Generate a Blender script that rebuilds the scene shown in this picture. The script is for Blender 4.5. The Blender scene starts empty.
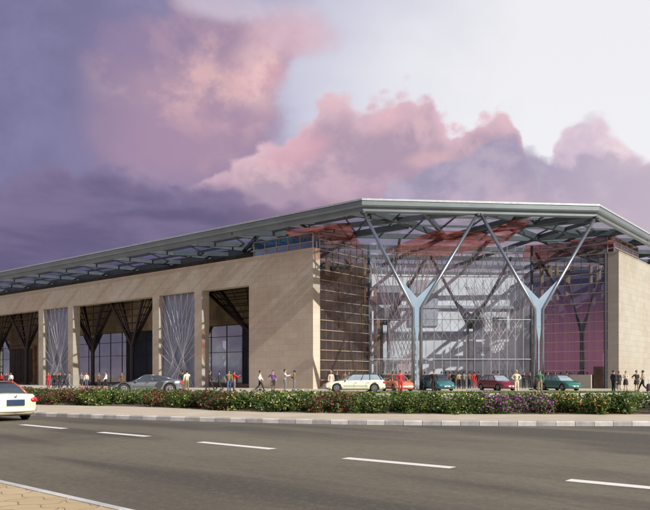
import bpy, bmesh, math, random
from mathutils import Vector, Matrix
random.seed(7)
scn = bpy.context.scene
COL = scn.collection
R = math.radians

# ------------------------------------------------------------------ camera
cam = bpy.data.cameras.new('camera')
cam.sensor_width = 36.0
cam.lens = 36.0 * 698.0 / 650.0
cam.shift_y = (377.0 - 255.0) / 650.0
cam.clip_start = 0.2
cam.clip_end = 6000
camo = bpy.data.objects.new('camera', cam)
COL.objects.link(camo)
camo.location = (0, 0, 1.6)
camo.rotation_euler = (R(90), 0, 0)
scn.camera = camo

# ------------------------------------------------------------------ light, exposure
SUN_AZ = 133.0      # degrees clockwise from +Y (north)
SUN_EL = 33.0
K = 0.66            # sky scale that goes with the exposure below
scn.view_settings.view_transform = 'Standard'
scn.view_settings.look = 'None'
scn.view_settings.exposure = 0.6
scn.view_settings.gamma = 1.0
scn.view_settings.use_curve_mapping = False
sun = bpy.data.lights.new('sun', 'SUN')
sun.energy = 4.0
sun.angle = R(0.5)
sun.color = (1.0, 0.93, 0.82)
suno = bpy.data.objects.new('sun', sun)
COL.objects.link(suno)
sd = Vector((math.sin(R(SUN_AZ)) * math.cos(R(SUN_EL)), math.cos(R(SUN_AZ)) * math.cos(R(SUN_EL)), math.sin(R(SUN_EL))))
suno.rotation_euler = sd.to_track_quat('Z', 'Y').to_euler()
suno.location = sd * 200

def lin(c):
    return tuple(((v / 255) / 12.92 if v / 255 <= 0.04045 else ((v / 255 + 0.055) / 1.055) ** 2.4) for v in c)

class NT:
    """small helper for node trees"""
    def __init__(s, tree):
        s.t = tree; s.n = tree.nodes; s.l = tree.links
    def put(s, sock, v):
        if isinstance(v, bpy.types.NodeSocket): s.l.new(v, sock)
        else:
            if sock.type == 'RGBA' and len(v) == 3: v = tuple(v) + (1,)
            sock.default_value = v
    def node(s, typ, **kw):
        nd = s.n.new(typ)
        for k, v in kw.items(): setattr(nd, k, v)
        return nd
    def math(s, op, a, b=0.0, c=0.0, clamp=False):
        nd = s.node('ShaderNodeMath', operation=op, use_clamp=clamp)
        s.put(nd.inputs[0], a); s.put(nd.inputs[1], b); s.put(nd.inputs[2], c)
        return nd.outputs[0]
    def vmath(s, op, a, b=(0, 0, 0), scale=None):
        nd = s.node('ShaderNodeVectorMath', operation=op)
        s.put(nd.inputs[0], a); s.put(nd.inputs[1], b)
        if scale is not None: s.put(nd.inputs['Scale'], scale)
        return nd.outputs['Value'] if op in ('DOT_PRODUCT', 'LENGTH') else nd.outputs[0]
    def sstep(s, v, a, b, o0=0.0, o1=1.0):
        nd = s.node('ShaderNodeMapRange', interpolation_type='SMOOTHSTEP')
        s.put(nd.inputs['Value'], v)
        s.put(nd.inputs['From Min'], a); s.put(nd.inputs['From Max'], b)
        s.put(nd.inputs['To Min'], o0); s.put(nd.inputs['To Max'], o1)
        return nd.outputs['Result']
    def noise(s, vec, scale, detail=4, rough=0.55, dist=0.0):
        nd = s.node('ShaderNodeTexNoise')
        s.put(nd.inputs['Vector'], vec)
        nd.inputs['Scale'].default_value = scale; nd.inputs['Detail'].default_value = detail
        nd.inputs['Roughness'].default_value = rough; nd.inputs['Distortion'].default_value = dist
        return nd.outputs['Fac']
    def mix(s, f, a, b, blend='MIX'):
        nd = s.node('ShaderNodeMix', data_type='RGBA', blend_type=blend)
        s.put(nd.inputs[0], f); s.put(nd.inputs[6], a); s.put(nd.inputs[7], b)
        return nd.outputs[2]
    def comb(s, x, y, z):
        nd = s.node('ShaderNodeCombineXYZ')
        s.put(nd.inputs[0], x); s.put(nd.inputs[1], y); s.put(nd.inputs[2], z)
        return nd.outputs[0]
    def sep(s, v):
        nd = s.node('ShaderNodeSeparateXYZ'); s.put(nd.inputs[0], v)
        return nd.outputs[0], nd.outputs[1], nd.outputs[2]

# ------------------------------------------------------------------ world: Nishita sky under procedural clouds
world = bpy.data.worlds.new('World')
scn.world = world
world.use_nodes = True
wt = NT(world.node_tree)
for nd in list(wt.n): wt.n.remove(nd)
w_out = wt.node('ShaderNodeOutputWorld')
bg = wt.node('ShaderNodeBackground')
bg.inputs['Strength'].default_value = 0.1
wt.l.new(bg.outputs[0], w_out.inputs[0])
sky = wt.node('ShaderNodeTexSky', sky_type='NISHITA')
sky.sun_disc = False
sky.sun_elevation = R(SUN_EL); sky.sun_rotation = R(SUN_AZ)
tc = wt.node('ShaderNodeTexCoord')
D = wt.vmath('NORMALIZE', tc.outputs['Generated'])
dx, dy, dz = wt.sep(D)
az = wt.math('MULTIPLY', wt.math('ARCTAN2', dx, dy), 57.29578)
el = wt.math('MULTIPLY', wt.math('ARCSINE', dz), 57.29578)

def pd(x, y):       # direction (azimuth, elevation in degrees) of a place in the sky
    a = math.atan((x - 325) / 698)
    return math.degrees(a), math.degrees(math.atan((377 - y) / 698 * math.cos(a)))

def top_curve(pts):
    """elevation of a cloud bank's top along the azimuth"""
    nd = wt.node('ShaderNodeFloatCurve')
    f = wt.math('MULTIPLY_ADD', az, 1 / 80.0, 0.5, clamp=True)
    wt.put(nd.inputs['Value'], f)
    cv = nd.mapping.curves[0]
    P = [((pd(x, y)[0] + 40) / 80, pd(x, y)[1] / 60) for x, y in pts]
    P = [(0.0, P[0][1])] + P + [(1.0, P[-1][1])]
    while len(cv.points) < len(P): cv.points.new(0.5, 0.5)
    for p, (a, b) in zip(cv.points, P): p.location = (a, max(0.0, b))
    nd.mapping.update()
    return wt.math('MULTIPLY', nd.outputs[0], 60.0)

warp = wt.vmath('MULTIPLY', D, (1, 1, 1.25))
nbig = wt.noise(warp, 3.2, 5, 0.55, 0.3)
nmid = wt.noise(warp, 9.0, 6, 0.6, 0.2)
nfine = wt.noise(warp, 26.0, 5, 0.6)
def puff(scale, sm):
    v = wt.node('ShaderNodeTexVoronoi', feature='SMOOTH_F1')
    off = wt.vmath('ADD', warp, wt.vmath('SCALE', wt.comb(nmid, nfine, nbig), (0, 0, 0), 0.045))
    wt.put(v.inputs['Vector'], off); v.inputs['Scale'].default_value = scale; v.inputs['Smoothness'].default_value = sm
    return v.outputs['Distance']
pf = wt.math('ADD', wt.math('MULTIPLY', puff(17, 0.35), 0.65), wt.math('MULTIPLY', puff(42, 0.3), 0.35))
# relief: clouds lit from the upper right
lit_n = wt.noise(wt.vmath('ADD', warp, (0.035, 0, 0.035)), 9.0, 6, 0.6, 0.2)
relief = wt.math('MULTIPLY', wt.math('SUBTRACT', nmid, lit_n), 3.2)
relief = wt.math('ADD', relief, wt.math('MULTIPLY', wt.math('SUBTRACT', 0.42, pf), 0.9))

def c(r, g, b): return tuple(v * 10 * K for v in lin((r, g, b)))
def edge_el(top, amp_p=3.4, amp_n=4.2):
    e = wt.math('ADD', top, wt.math('MULTIPLY', wt.math('SUBTRACT', 0.42, pf), amp_p))
    e = wt.math('ADD', e, wt.math('MULTIPLY', wt.math('SUBTRACT', nmid, 0.5), amp_n))
    return wt.math('SUBTRACT', e, el)      # > 0 inside the bank: depth below its top

azn = wt.math('ADD', az, wt.math('MULTIPLY', wt.math('SUBTRACT', nbig, 0.5), 22.0))
# open sky from blue violet (left) through pale lilac to near white (right)
base = wt.mix(wt.sstep(azn, -26, -4), c(128, 127, 166), c(206, 204, 222))
base = wt.mix(wt.sstep(azn, -3, 15), base, c(250, 248, 250))
base = wt.mix(0.12, base, sky.outputs[0])
col = base
# broad veil of violet cloud over the left half
veil = wt.sstep(wt.math('ADD', azn, wt.math('MULTIPLY', el, 0.16)), -4.0, 5.0, 1.0, 0.0)
vcol = wt.mix(wt.sstep(nmid, 0.3, 0.7), c(116, 112, 148), c(134, 126, 164))
col = wt.mix(wt.math('MULTIPLY', veil, 0.85), col, vcol)
# pink lit mass
def blob(x, y, rx, ry, rot=0.0):
    a0, e0 = pd(x, y)
    u = wt.math('SUBTRACT', az, a0); v = wt.math('SUBTRACT', el, e0)
    cr, sr = math.cos(R(rot)), math.sin(R(rot))
    uu = wt.math('ADD', wt.math('MULTIPLY', u, cr / rx), wt.math('MULTIPLY', v, sr / rx))
    vv = wt.math('ADD', wt.math('MULTIPLY', v, cr / ry), wt.math('MULTIPLY', u, -sr / ry))
    d = wt.math('SQRT', wt.math('ADD', wt.math('MULTIPLY', uu, uu), wt.math('MULTIPLY', vv, vv)))
    d = wt.math('ADD', d, wt.math('MULTIPLY', wt.math('SUBTRACT', nbig, 0.5), 1.5))
    return wt.math('ADD', d, wt.math('MULTIPLY', wt.math('SUBTRACT', nmid, 0.5), 1.1))
pk = wt.mix(wt.sstep(wt.math('ADD', relief, nfine), 0.1, 1.0), c(178, 150, 170), c(220, 180, 184))
left_fade = wt.sstep(azn, -23.0, -12.0)
pmask = wt.math('MULTIPLY', wt.sstep(blob(205, 84, 10.5, 6.6, 12), 0.66, 0.98, 0.92, 0.0), left_fade)
col = wt.mix(pmask, col, pk)
col = wt.mix(wt.math('MULTIPLY', wt.sstep(blob(262, 78, 3.6, 3.4, 30), 0.2, 1.1, 0.75, 0.0), 1.0), col, wt.mix(wt.sstep(nfine, .35, .65), c(214, 170, 182), c(240, 202, 202)))
col = wt.mix(wt.sstep(blob(292, 34, 5.0, 2.2, -8), 0.4, 1.1, 0.8, 0.0), col, wt.mix(nfine, c(200, 166, 186), c(232, 196, 204)))
col = wt.mix(wt.sstep(blob(165, 40, 7.0, 2.4, 10), 0.3, 1.2, 0.6, 0.0), col, c(132, 120, 160))
col = wt.mix(wt.sstep(blob(232, 6, 5.0, 1.3, 0), 0.4, 1.2, 0.6, 0.0), col, c(216, 206, 222))
col = wt.mix(wt.sstep(blob(205, 150, 9.0, 4.5, 0), 0.3, 1.2, 0.75, 0.0), col, c(166, 140, 168))
# centre cumulus
d2 = edge_el(top_curve([(150, 196), (200, 176), (235, 158), (262, 136), (300, 114), (335, 100), (365, 96), (395, 84), (425, 88), (450, 112), (495, 100), (512, 106), (530, 150), (560, 215)]))
sh = wt.sstep(relief, -0.35, 0.55)
body = wt.mix(sh, c(176, 154, 174), c(216, 184, 194))
body = wt.mix(wt.sstep(d2, 0.0, 2.6, 0.75, 0.0), body, c(232, 196, 206))
body = wt.mix(wt.sstep(d2, 2.5, 11.0), body, c(178, 152, 176))
body = wt.mix(wt.sstep(blob(300, 150, 3.6, 1.6, 20), 0.3, 1.2, 0.6, 0), body, c(226, 174, 188))
body = wt.mix(wt.sstep(blob(480, 108, 4.0, 1.2, 25), 0.3, 1.2, 0.9, 0), body, c(234, 190, 200))
body = wt.mix(wt.sstep(blob(390, 120, 3.4, 1.6, 15), 0.3, 1.2, 0.7, 0), body, c(230, 188, 198))
body = wt.mix(wt.sstep(blob(430, 160, 2.6, 1.0, 0), 0.3, 1.2, 0.6, 0), body, c(224, 184, 190))
col = wt.mix(wt.math('MULTIPLY', wt.sstep(d2, -0.1, 0.75), wt.sstep(azn, -14, -6)), col, body)
# pink bank on the right
d4 = edge_el(top_curve([(505, 240), (540, 175), (566, 120), (590, 108), (612, 118), (650, 150), (760, 170)]), 3.5, 4.0)
col = wt.mix(wt.sstep(d4, -0.2, 1.0, 0.0, 0.85), col, wt.mix(sh, c(206, 182, 202), c(238, 212, 220)))
# mauve grey bank in front of it
d3 = edge_el(top_curve([(340, 240), (400, 175), (440, 148), (470, 150), (498, 126), (530, 134), (560, 150), (650, 152), (760, 190)]), 3.0, 3.5)
b3 = wt.mix(sh, c(158, 150, 178), c(182, 171, 192))
b3 = wt.mix(wt.sstep(az, 12, 26, 0, .7), b3, c(204, 188, 202))
b3 = wt.mix(wt.sstep(d3, 2.0, 7.0), b3, c(206, 182, 196))
col = wt.mix(wt.sstep(d3, -0.2, 0.8, 0.0, 0.93), col, b3)
# violet bank low on the left, in long flat layers
lay = wt.noise(wt.vmath('MULTIPLY', D, (1, 1, 4.5)), 5.0, 6, 0.55, 0.2)
d5 = edge_el(top_curve([(-150, 150), (-20, 178), (30, 170), (48, 158), (62, 154), (80, 160), (105, 164), (128, 176), (170, 184), (220, 184), (300, 192), (380, 204), (480, 250)]), 2.6, 1.6)
b5 = wt.mix(wt.sstep(lay, 0.36, 0.64), c(100, 92, 126), c(124, 112, 146))
b5 = wt.mix(wt.sstep(d5, 0.0, 2.4, 0.7, 0.0), b5, c(136, 122, 156))
b5 = wt.mix(wt.sstep(azn, -12, 2), b5, c(152, 128, 156))
b5 = wt.mix(wt.sstep(el, 3.5, 8.5, 0.75, 0.0), b5, wt.mix(wt.sstep(az, -24, -6), c(110, 92, 118), c(140, 112, 142)))
m5 = wt.math('MULTIPLY', wt.sstep(d5, -0.3, 1.0, 0.0, 0.92), wt.sstep(azn, -8, 6, 1.0, 0.25))
col = wt.mix(m5, col, b5)
# the rest of the dome (behind the photographer): broken violet and pink cloud, plus added patches for the glass to reflect
back = wt.mix(wt.sstep(nbig, 0.38, 0.62), c(132, 132, 160), c(200, 178, 190))
pa, pe_ = -124.0, 1.6  # added pink glow patch, shaped to show in the right return glass
pu = wt.math('DIVIDE', wt.math('SUBTRACT', az, pa), 9.0); pv = wt.math('DIVIDE', wt.math('SUBTRACT', el, pe_), 2.8)
pdist = wt.math('ADD', wt.math('SQRT', wt.math('ADD', wt.math('MULTIPLY', pu, pu), wt.math('MULTIPLY', pv, pv))), wt.math('MULTIPLY', wt.math('SUBTRACT', nmid, .5), 1.2))
back = wt.mix(wt.sstep(nmid, 0.45, 0.7), back, c(232, 226, 228))
back = wt.mix(wt.sstep(el, 30, 70), back, wt.mix(0.5, c(150, 165, 205), sky.outputs[0]))
navy_patch = wt.math('MULTIPLY', wt.sstep(wt.math('ABSOLUTE', wt.math('SUBTRACT', az, -122)), 14, 34, 1.0, 0.0), wt.sstep(el, 16, 30, 0.85, 0.0))  # added navy patch, placed for its reflection in the right return glass
back = wt.mix(navy_patch, back, c(62, 66, 104))
back = wt.mix(wt.sstep(pdist, 0.0, 2.2, 0.95, 0.0), back, c(226, 148, 178))
side = wt.sstep(wt.math('ABSOLUTE', az), 45, 80)
col = wt.mix(side, col, back)
col = wt.mix(wt.sstep(el, 35, 65, 0.0, 0.7), col, wt.mix(0.5, c(196, 200, 226), sky.outputs[0]))
col = wt.mix(wt.sstep(el, -3, 0, 0.8, 0.0), col, c(110, 104, 100))
wt.l.new(col, bg.inputs['Color'])

# ------------------------------------------------------------------ materials
MATS = {}
def mat_new(name):
    m = bpy.data.materials.new(name); m.use_nodes = True
    t = NT(m.node_tree)
    p = t.n['Principled BSDF']
    MATS[name] = m
    return m, t, p

def plain(name, colr, rough=0.6, metal=0.0, var=0.12, vscale=3.0, bump=0.0, bscale=40, coat=0.0, spec=None):
    """single colour with slight procedural unevenness"""
    m, t, p = mat_new(name)
    g = t.node('ShaderNodeTexCoord').outputs['Object']
    n = t.noise(g, vscale, 5, 0.6)
    dark = tuple(v * (1 - var) for v in colr); light = tuple(min(1, v * (1 + var)) for v in colr)
    t.put(p.inputs['Base Color'], t.mix(t.sstep(n, 0.3, 0.7), dark, light))
    p.inputs['Roughness'].default_value = rough; p.inputs['Metallic'].default_value = metal
    if coat: p.inputs['Coat Weight'].default_value = coat; p.inputs['Coat Roughness'].default_value = 0.05
    if spec is not None: p.inputs['Specular IOR Level'].default_value = spec
    if bump:
        b = t.node('ShaderNodeBump'); b.inputs['Strength'].default_value = bump; b.inputs['Distance'].default_value = 0.02
        t.put(b.inputs['Height'], t.noise(g, bscale, 4, 0.6)); t.put(p.inputs['Normal'], b.outputs[0])
    return m

def stone(name, axis, colr, bw=1.25, bh=0.62):
    m, t, p = mat_new(name)
    pos = t.node('ShaderNodeNewGeometry').outputs['Position']
    s_ = t.vmath('DOT_PRODUCT', pos, axis); z = t.sep(pos)[2]
    vec = t.comb(s_, z, 0.0)
    br = t.node('ShaderNodeTexBrick'); t.put(br.inputs['Vector'], vec)
    br.inputs['Scale'].default_value = 1.0; br.inputs['Brick Width'].default_value = bw; br.inputs['Row Height'].default_value = bh
    br.inputs['Mortar Size'].default_value = 0.012; br.inputs['Mortar Smooth'].default_value = 0.3; br.inputs['Bias'].default_value = 0.0
    t.put(br.inputs['Color1'], tuple(v * 0.94 for v in colr)); t.put(br.inputs['Color2'], tuple(v * 1.04 for v in colr))
    t.put(br.inputs['Mortar'], tuple(v * 0.72 for v in colr))
    n1 = t.noise(pos, 0.22, 5, 0.6); n2 = t.noise(t.comb(s_, t.math('MULTIPLY', z, 0.25), 0.0), 1.6, 6, 0.65)
    cc = t.mix(t.sstep(n1, 0.35, 0.65, 0.0, 0.5), br.outputs['Color'], (0.80, 0.72, 0.62), 'MULTIPLY')
    cc = t.mix(t.sstep(n2, 0.45, 0.75, 0.0, 0.35), cc, (0.82, 0.76, 0.70), 'MULTIPLY')
    cc = t.mix(0.25, cc, t.mix(t.noise(pos, 14, 4, 0.7), (0.5, 0.5, 0.5), (1, 1, 1)), 'MULTIPLY')
    t.put(p.inputs['Base Color'], cc); p.inputs['Roughness'].default_value = 0.85
    b = t.node('ShaderNodeBump'); b.inputs['Strength'].default_value = 0.35; b.inputs['Distance'].default_value = 0.03
    t.put(b.inputs['Height'], t.math('SUBTRACT', t.noise(pos, 9, 5, 0.7), br.outputs['Fac'])); t.put(p.inputs['Normal'], b.outputs[0])
    return m

def glass(name, tint, refl=0.25, power=0.75, dirt=0.04, dirt_sheen_col=(0.5, 0.5, 0.55)):  # dirt: strength of the diffuse film, dust and painted sheen alike
    """thin architectural pane: see-through, mirror-like towards grazing angles, with a thin diffuse film for dust and painted sheen"""
    m, t, p = mat_new(name)
    t.n.remove(p)
    out = t.n['Material Output']
    tr = t.node('ShaderNodeBsdfTransparent'); tr.inputs[0].default_value = tuple(tint) + (1,)
    gl = t.node('ShaderNodeBsdfGlossy'); gl.inputs['Roughness'].default_value = 0.012
    gl.inputs[0].default_value = (0.9, 0.92, 1.0, 1)
    lw = t.node('ShaderNodeLayerWeight'); lw.inputs['Blend'].default_value = 0.35
    f = t.math('MULTIPLY_ADD', lw.outputs['Facing'], power, refl, clamp=True)
    g = t.node('ShaderNodeTexCoord').outputs['Object']
    b = t.node('ShaderNodeBump'); b.inputs['Strength'].default_value = 0.05; b.inputs['Distance'].default_value = 0.05
    t.put(b.inputs['Height'], t.noise(g, 0.35, 2, 0.5)); t.put(gl.inputs['Normal'], b.outputs[0])
    df = t.node('ShaderNodeBsdfDiffuse'); df.inputs[0].default_value = tuple(dirt_sheen_col) + (1,)
    m1 = t.node('ShaderNodeMixShader'); t.put(m1.inputs[0], f); t.l.new(tr.outputs[0], m1.inputs[1]); t.l.new(gl.outputs[0], m1.inputs[2])
    m2 = t.node('ShaderNodeMixShader')
    t.put(m2.inputs[0], t.math('MULTIPLY', t.noise(g, 0.8, 5, 0.6), dirt * 2))
    t.l.new(m1.outputs[0], m2.inputs[1]); t.l.new(df.outputs[0], m2.inputs[2])
    t.l.new(m2.outputs[0], out.inputs[0])
    return m

def leafy(name, c1, c2, trans=0.35):
    m, t, p = mat_new(name)
    t.n.remove(p)
    g = t.node('ShaderNodeTexCoord').outputs['Object']
    n = t.sstep(t.noise(g, 6.0, 4, 0.7), 0.35, 0.65)
    colr = t.mix(n, c1, c2)
    pr = t.node('ShaderNodeBsdfPrincipled'); t.put(pr.inputs['Base Color'], colr); pr.inputs['Roughness'].default_value = 0.5
    pr.inputs['Specular IOR Level'].default_value = 0.3
    tl = t.node('ShaderNodeBsdfTranslucent'); t.put(tl.inputs[0], colr)
    mx = t.node('ShaderNodeMixShader'); mx.inputs[0].default_value = trans
    t.l.new(pr.outputs[0], mx.inputs[1]); t.l.new(tl.outputs[0], mx.inputs[2]); t.l.new(mx.outputs[0], t.n['Material Output'].inputs[0])
    return m

# wing directions: LD along the left wing, RD along the right wing, CD along the chamfered entrance front
LD = Vector((-0.772, 0.636, 0)).normalized(); RD = Vector((0.636, 0.772, 0)).normalized()
CD = Vector((0.9956, 0.0962, 0)).normalized(); CM = Vector((-0.0962, 0.9956, 0)).normalized()
ROADD = Vector((-0.735, 0.678, 0)).normalized(); ROADN = Vector((0.678, 0.735, 0)).normalized()

M_stoneL = stone('wall_stone', LD, (0.58, 0.52, 0.415))
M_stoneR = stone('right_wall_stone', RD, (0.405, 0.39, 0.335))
M_steel = plain('grey_green_steel', (0.085, 0.105, 0.115), 0.45, 0.3, 0.15, 0.8)
M_fascia = plain('fascia_metal', (0.185, 0.225, 0.24), 0.38, 0.35, 0.10, 0.5)
M_dsteel = plain('dark_steel', (0.055, 0.06, 0.07), 0.5, 0.4, 0.2, 1.0)
M_tube = plain('polished_tube', (0.27, 0.30, 0.34), 0.26, 0.85, 0.08, 1.0)
M_gusset = plain('pale_blue_plate', (0.27, 0.37, 0.47), 0.3, 0.1, 0.06, 1.0)
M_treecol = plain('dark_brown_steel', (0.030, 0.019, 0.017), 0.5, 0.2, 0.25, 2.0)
M_olive = plain('olive_plaster', (0.40, 0.31, 0.18), 0.8, 0, 0.35, 0.35)
M_brown = plain('brown_timber', (0.32, 0.18, 0.11), 0.55, 0, 0.4, 1.2)
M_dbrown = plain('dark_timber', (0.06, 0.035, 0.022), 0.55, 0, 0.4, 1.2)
M_rod = plain('white_rod', (0.74, 0.75, 0.76), 0.75, 0.0, 0.05)
M_mull = plain('mullion', (0.035, 0.035, 0.045), 0.45, 0.3, 0.1)
M_bar = plain('bronze_transom', (0.52, 0.44, 0.34), 0.35, 0.5, 0.1)
M_inwall = plain('interior_plaster', (0.80, 0.80, 0.81), 0.8, 0, 0.08, 0.3)
M_inpanel = plain('interior_panel', (0.78, 0.78, 0.76), 0.7, 0, 0.05, 0.5)
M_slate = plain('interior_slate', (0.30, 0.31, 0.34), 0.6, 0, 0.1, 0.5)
M_ink = plain('ink', (0.05, 0.05, 0.06), 0.6)
M_deck = plain('roof_deck', (0.09, 0.09, 0.10), 0.7, 0, 0.15, 0.4)
M_glassR = glass('roof_glass', (0.68, 0.76, 0.83), 0.08, 0.25, 0.05)
M_glassF = glass('entrance_glass', (0.93, 0.95, 0.97), 0.08, 0.35, 0.07, (0.7, 0.72, 0.76))  # milky haze put in as a pale diffuse film
M_glassS = glass('side_glass', (0.78, 0.70, 0.66), 0.08, 0.30, 0.03)
M_glassP = glass('right_glass', (0.62, 0.58, 0.62), 0.22, 0.45, 0.03)
M_glassW = glass('window_glass', (0.34, 0.37, 0.42), 0.26, 0.4, 0.16, (0.22, 0.28, 0.38))  # bluish diffuse film stands in for reflected sky
M_glassB = glass('blue_glass', (0.16, 0.36, 0.62), 0.10, 0.45, 0.10, (0.18, 0.40, 0.66))
M_screen = plain('screen_backing', (0.19, 0.22, 0.28), 0.2, 0.2, 0.2, 0.6)

m, t, p = mat_new('red_tinted_panel'); t.n.remove(p)
a_ = t.node('ShaderNodeBsdfTranslucent'); b_ = t.node('ShaderNodeBsdfDiffuse'); mx = t.node('ShaderNodeMixShader'); mx.inputs[0].default_value = 0.3
cc = t.mix(t.sstep(t.noise(t.node('ShaderNodeTexCoord').outputs['Object'], 0.5, 5, 0.6), 0.35, 0.65), (0.42, 0.13, 0.11), (0.62, 0.30, 0.26))
t.put(a_.inputs[0], cc); t.put(b_.inputs[0], cc)
t.l.new(a_.outputs[0], mx.inputs[1]); t.l.new(b_.outputs[0], mx.inputs[2]); 
tr_ = t.node('ShaderNodeBsdfTransparent'); tr_.inputs[0].default_value = (.95, .72, .68, 1); mx2 = t.node('ShaderNodeMixShader'); mx2.inputs[0].default_value = 0.5
t.put(mx2.inputs[0], t.sstep(t.noise(t.node('ShaderNodeTexCoord').outputs['Object'], 0.35, 4, 0.6), 0.36, 0.62, 0.50, 0.97)); t.l.new(mx.outputs[0], mx2.inputs[1]); t.l.new(tr_.outputs[0], mx2.inputs[2]); t.l.new(mx2.outputs[0], t.n['Material Output'].inputs[0])
M_red = m

# asphalt
m, t, p = mat_new('asphalt')
pos = t.node('ShaderNodeNewGeometry').outputs['Position']
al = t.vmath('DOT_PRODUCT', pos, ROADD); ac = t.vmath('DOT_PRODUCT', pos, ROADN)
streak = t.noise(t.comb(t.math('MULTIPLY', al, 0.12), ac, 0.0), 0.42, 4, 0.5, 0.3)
mottle = t.noise(t.comb(t.math('MULTIPLY', al, 0.5), ac, 0.0), 5.0, 5, 0.7)  # finer dark mottle stretched along the road
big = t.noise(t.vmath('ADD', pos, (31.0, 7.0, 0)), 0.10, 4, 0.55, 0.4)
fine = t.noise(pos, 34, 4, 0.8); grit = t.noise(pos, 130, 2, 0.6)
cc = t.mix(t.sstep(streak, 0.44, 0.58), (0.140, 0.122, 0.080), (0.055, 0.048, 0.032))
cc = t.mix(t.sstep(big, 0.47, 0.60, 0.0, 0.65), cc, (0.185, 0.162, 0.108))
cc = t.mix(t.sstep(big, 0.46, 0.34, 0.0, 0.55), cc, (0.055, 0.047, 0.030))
cc = t.mix(t.sstep(mottle, 0.42, 0.72, 0.0, 0.45), cc, (0.055, 0.048, 0.038))
gr2 = t.noise(pos, 9.0, 6, 0.85)
cc = t.mix(t.sstep(gr2, 0.50, 0.68, 0.0, 0.45), cc, (0.040, 0.035, 0.026))
cc = t.mix(t.sstep(gr2, 0.50, 0.36, 0.0, 0.35), cc, (0.235, 0.21, 0.16))
cc = t.mix(t.sstep(fine, 0.3, 0.75, 0.35, 0.0), cc, (0.028, 0.026, 0.024))
cc = t.mix(t.sstep(grit, 0.52, 0.70, 0.0, 0.45), cc, (0.21, 0.19, 0.16))
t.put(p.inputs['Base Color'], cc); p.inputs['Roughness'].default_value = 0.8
b = t.node('ShaderNodeBump'); b.inputs['Strength'].default_value = 0.5; b.inputs['Distance'].default_value = 0.01
t.put(b.inputs['Height'], t.math('ADD', fine, grit)); t.put(p.inputs['Normal'], b.outputs[0])
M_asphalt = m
# worn paint
m, t, p = mat_new('road_paint')
pos = t.node('ShaderNodeNewGeometry').outputs['Position']
cc = t.mix(t.sstep(t.noise(pos, 22, 5, 0.75), 0.52, 0.72, 0.0, 0.6), (0.66, 0.65, 0.61), (0.20, 0.19, 0.17))
t.put(p.inputs['Base Color'], cc); p.inputs['Roughness'].default_value = 0.7
M_paint = m
# sandy verge
m, t, p = mat_new('sandy_paving')
pos = t.node('ShaderNodeNewGeometry').outputs['Position']
cc = t.mix(t.sstep(t.noise(pos, 0.7, 6, 0.65), 0.3, 0.7), (0.38, 0.325, 0.24), (0.47, 0.41, 0.32))
cc = t.mix(t.sstep(t.noise(pos, 14, 5, 0.7), 0.5, 0.75, 0, 0.4), cc, (0.26, 0.21, 0.16))
t.put(p.inputs['Base Color'], cc); p.inputs['Roughness'].default_value = 0.9
M_sand = m
# pale plaza slabs
m, t, p = mat_new('plaza_paving')
pos = t.node('ShaderNodeNewGeometry').outputs['Position']
br = t.node('ShaderNodeTexBrick'); t.put(br.inputs['Vector'], t.comb(t.vmath('DOT_PRODUCT', pos, LD), t.vmath('DOT_PRODUCT', pos, RD), 0.0))
br.inputs['Scale'].default_value = 1.0; br.inputs['Brick Width'].default_value = 1.8; br.inputs['Row Height'].default_value = 0.9; br.inputs['Mortar Size'].default_value = 0.015
t.put(br.inputs['Color1'], (0.50, 0.44, 0.37)); t.put(br.inputs['Color2'], (0.56, 0.50, 0.43)); t.put(br.inputs['Mortar'], (0.32, 0.28, 0.24))
cc = t.mix(t.sstep(t.noise(pos, 0.5, 5, 0.6), 0.35, 0.7, 0, 0.5), br.outputs['Color'], (0.40, 0.34, 0.27))
t.put(p.inputs['Base Color'], cc); p.inputs['Roughness'].default_value = 0.6
M_plaza = m
# interlocking pavers
m, t, p = mat_new('interlocking_pavers')
pos = t.node('ShaderNodeNewGeometry').outputs['Position']
ua = Vector((0.87, -0.49, 0)); ub = Vector((0.49, 0.87, 0))
u = t.vmath('DOT_PRODUCT', pos, ua); v = t.vmath('DOT_PRODUCT', pos, ub)
def wave(x, per, amp):
    return t.math('MULTIPLY', t.math('SINE', t.math('MULTIPLY', x, 2 * math.pi / per)), amp)
u2 = t.math('ADD', u, wave(v, 0.30, 0.035)); v2 = t.math('ADD', v, wave(u, 0.40, 0.055))
br = t.node('ShaderNodeTexBrick'); t.put(br.inputs['Vector'], t.comb(u2, v2, 0.0))
br.inputs['Scale'].default_value = 1.0; br.inputs['Brick Width'].default_value = 0.62; br.inputs['Row Height'].default_value = 0.36
br.inputs['Mortar Size'].default_value = 0.011; br.inputs['Mortar Smooth'].default_value = 0.2
t.put(br.inputs['Color1'], (0.42, 0.325, 0.185)); t.put(br.inputs['Color2'], (0.48, 0.375, 0.225)); t.put(br.inputs['Mortar'], (0.15, 0.11, 0.07))
cc = t.mix(t.sstep(t.noise(pos, 3.0, 5, 0.65), 0.35, 0.7, 0, 0.5), br.outputs['Color'], (0.36, 0.27, 0.15))
cc = t.mix(t.sstep(t.noise(pos, 60, 3, 0.65), 0.45, 0.7, 0, 0.35), cc, (0.38, 0.28, 0.17))
t.put(p.inputs['Base Color'], cc); p.inputs['Roughness'].default_value = 0.85
b = t.node('ShaderNodeBump'); b.inputs['Strength'].default_value = 0.6; b.inputs['Distance'].default_value = 0.01
t.put(b.inputs['Height'], t.math('SUBTRACT', t.math('MULTIPLY', t.noise(pos, 60, 3, 0.6), 0.4), br.outputs['Fac'])); t.put(p.inputs['Normal'], b.outputs[0])
M_paver = m
M_kerbL = plain('kerb_pale', (0.46, 0.45, 0.43), 0.8, 0, 0.18, 2.5, 0.3)
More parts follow.
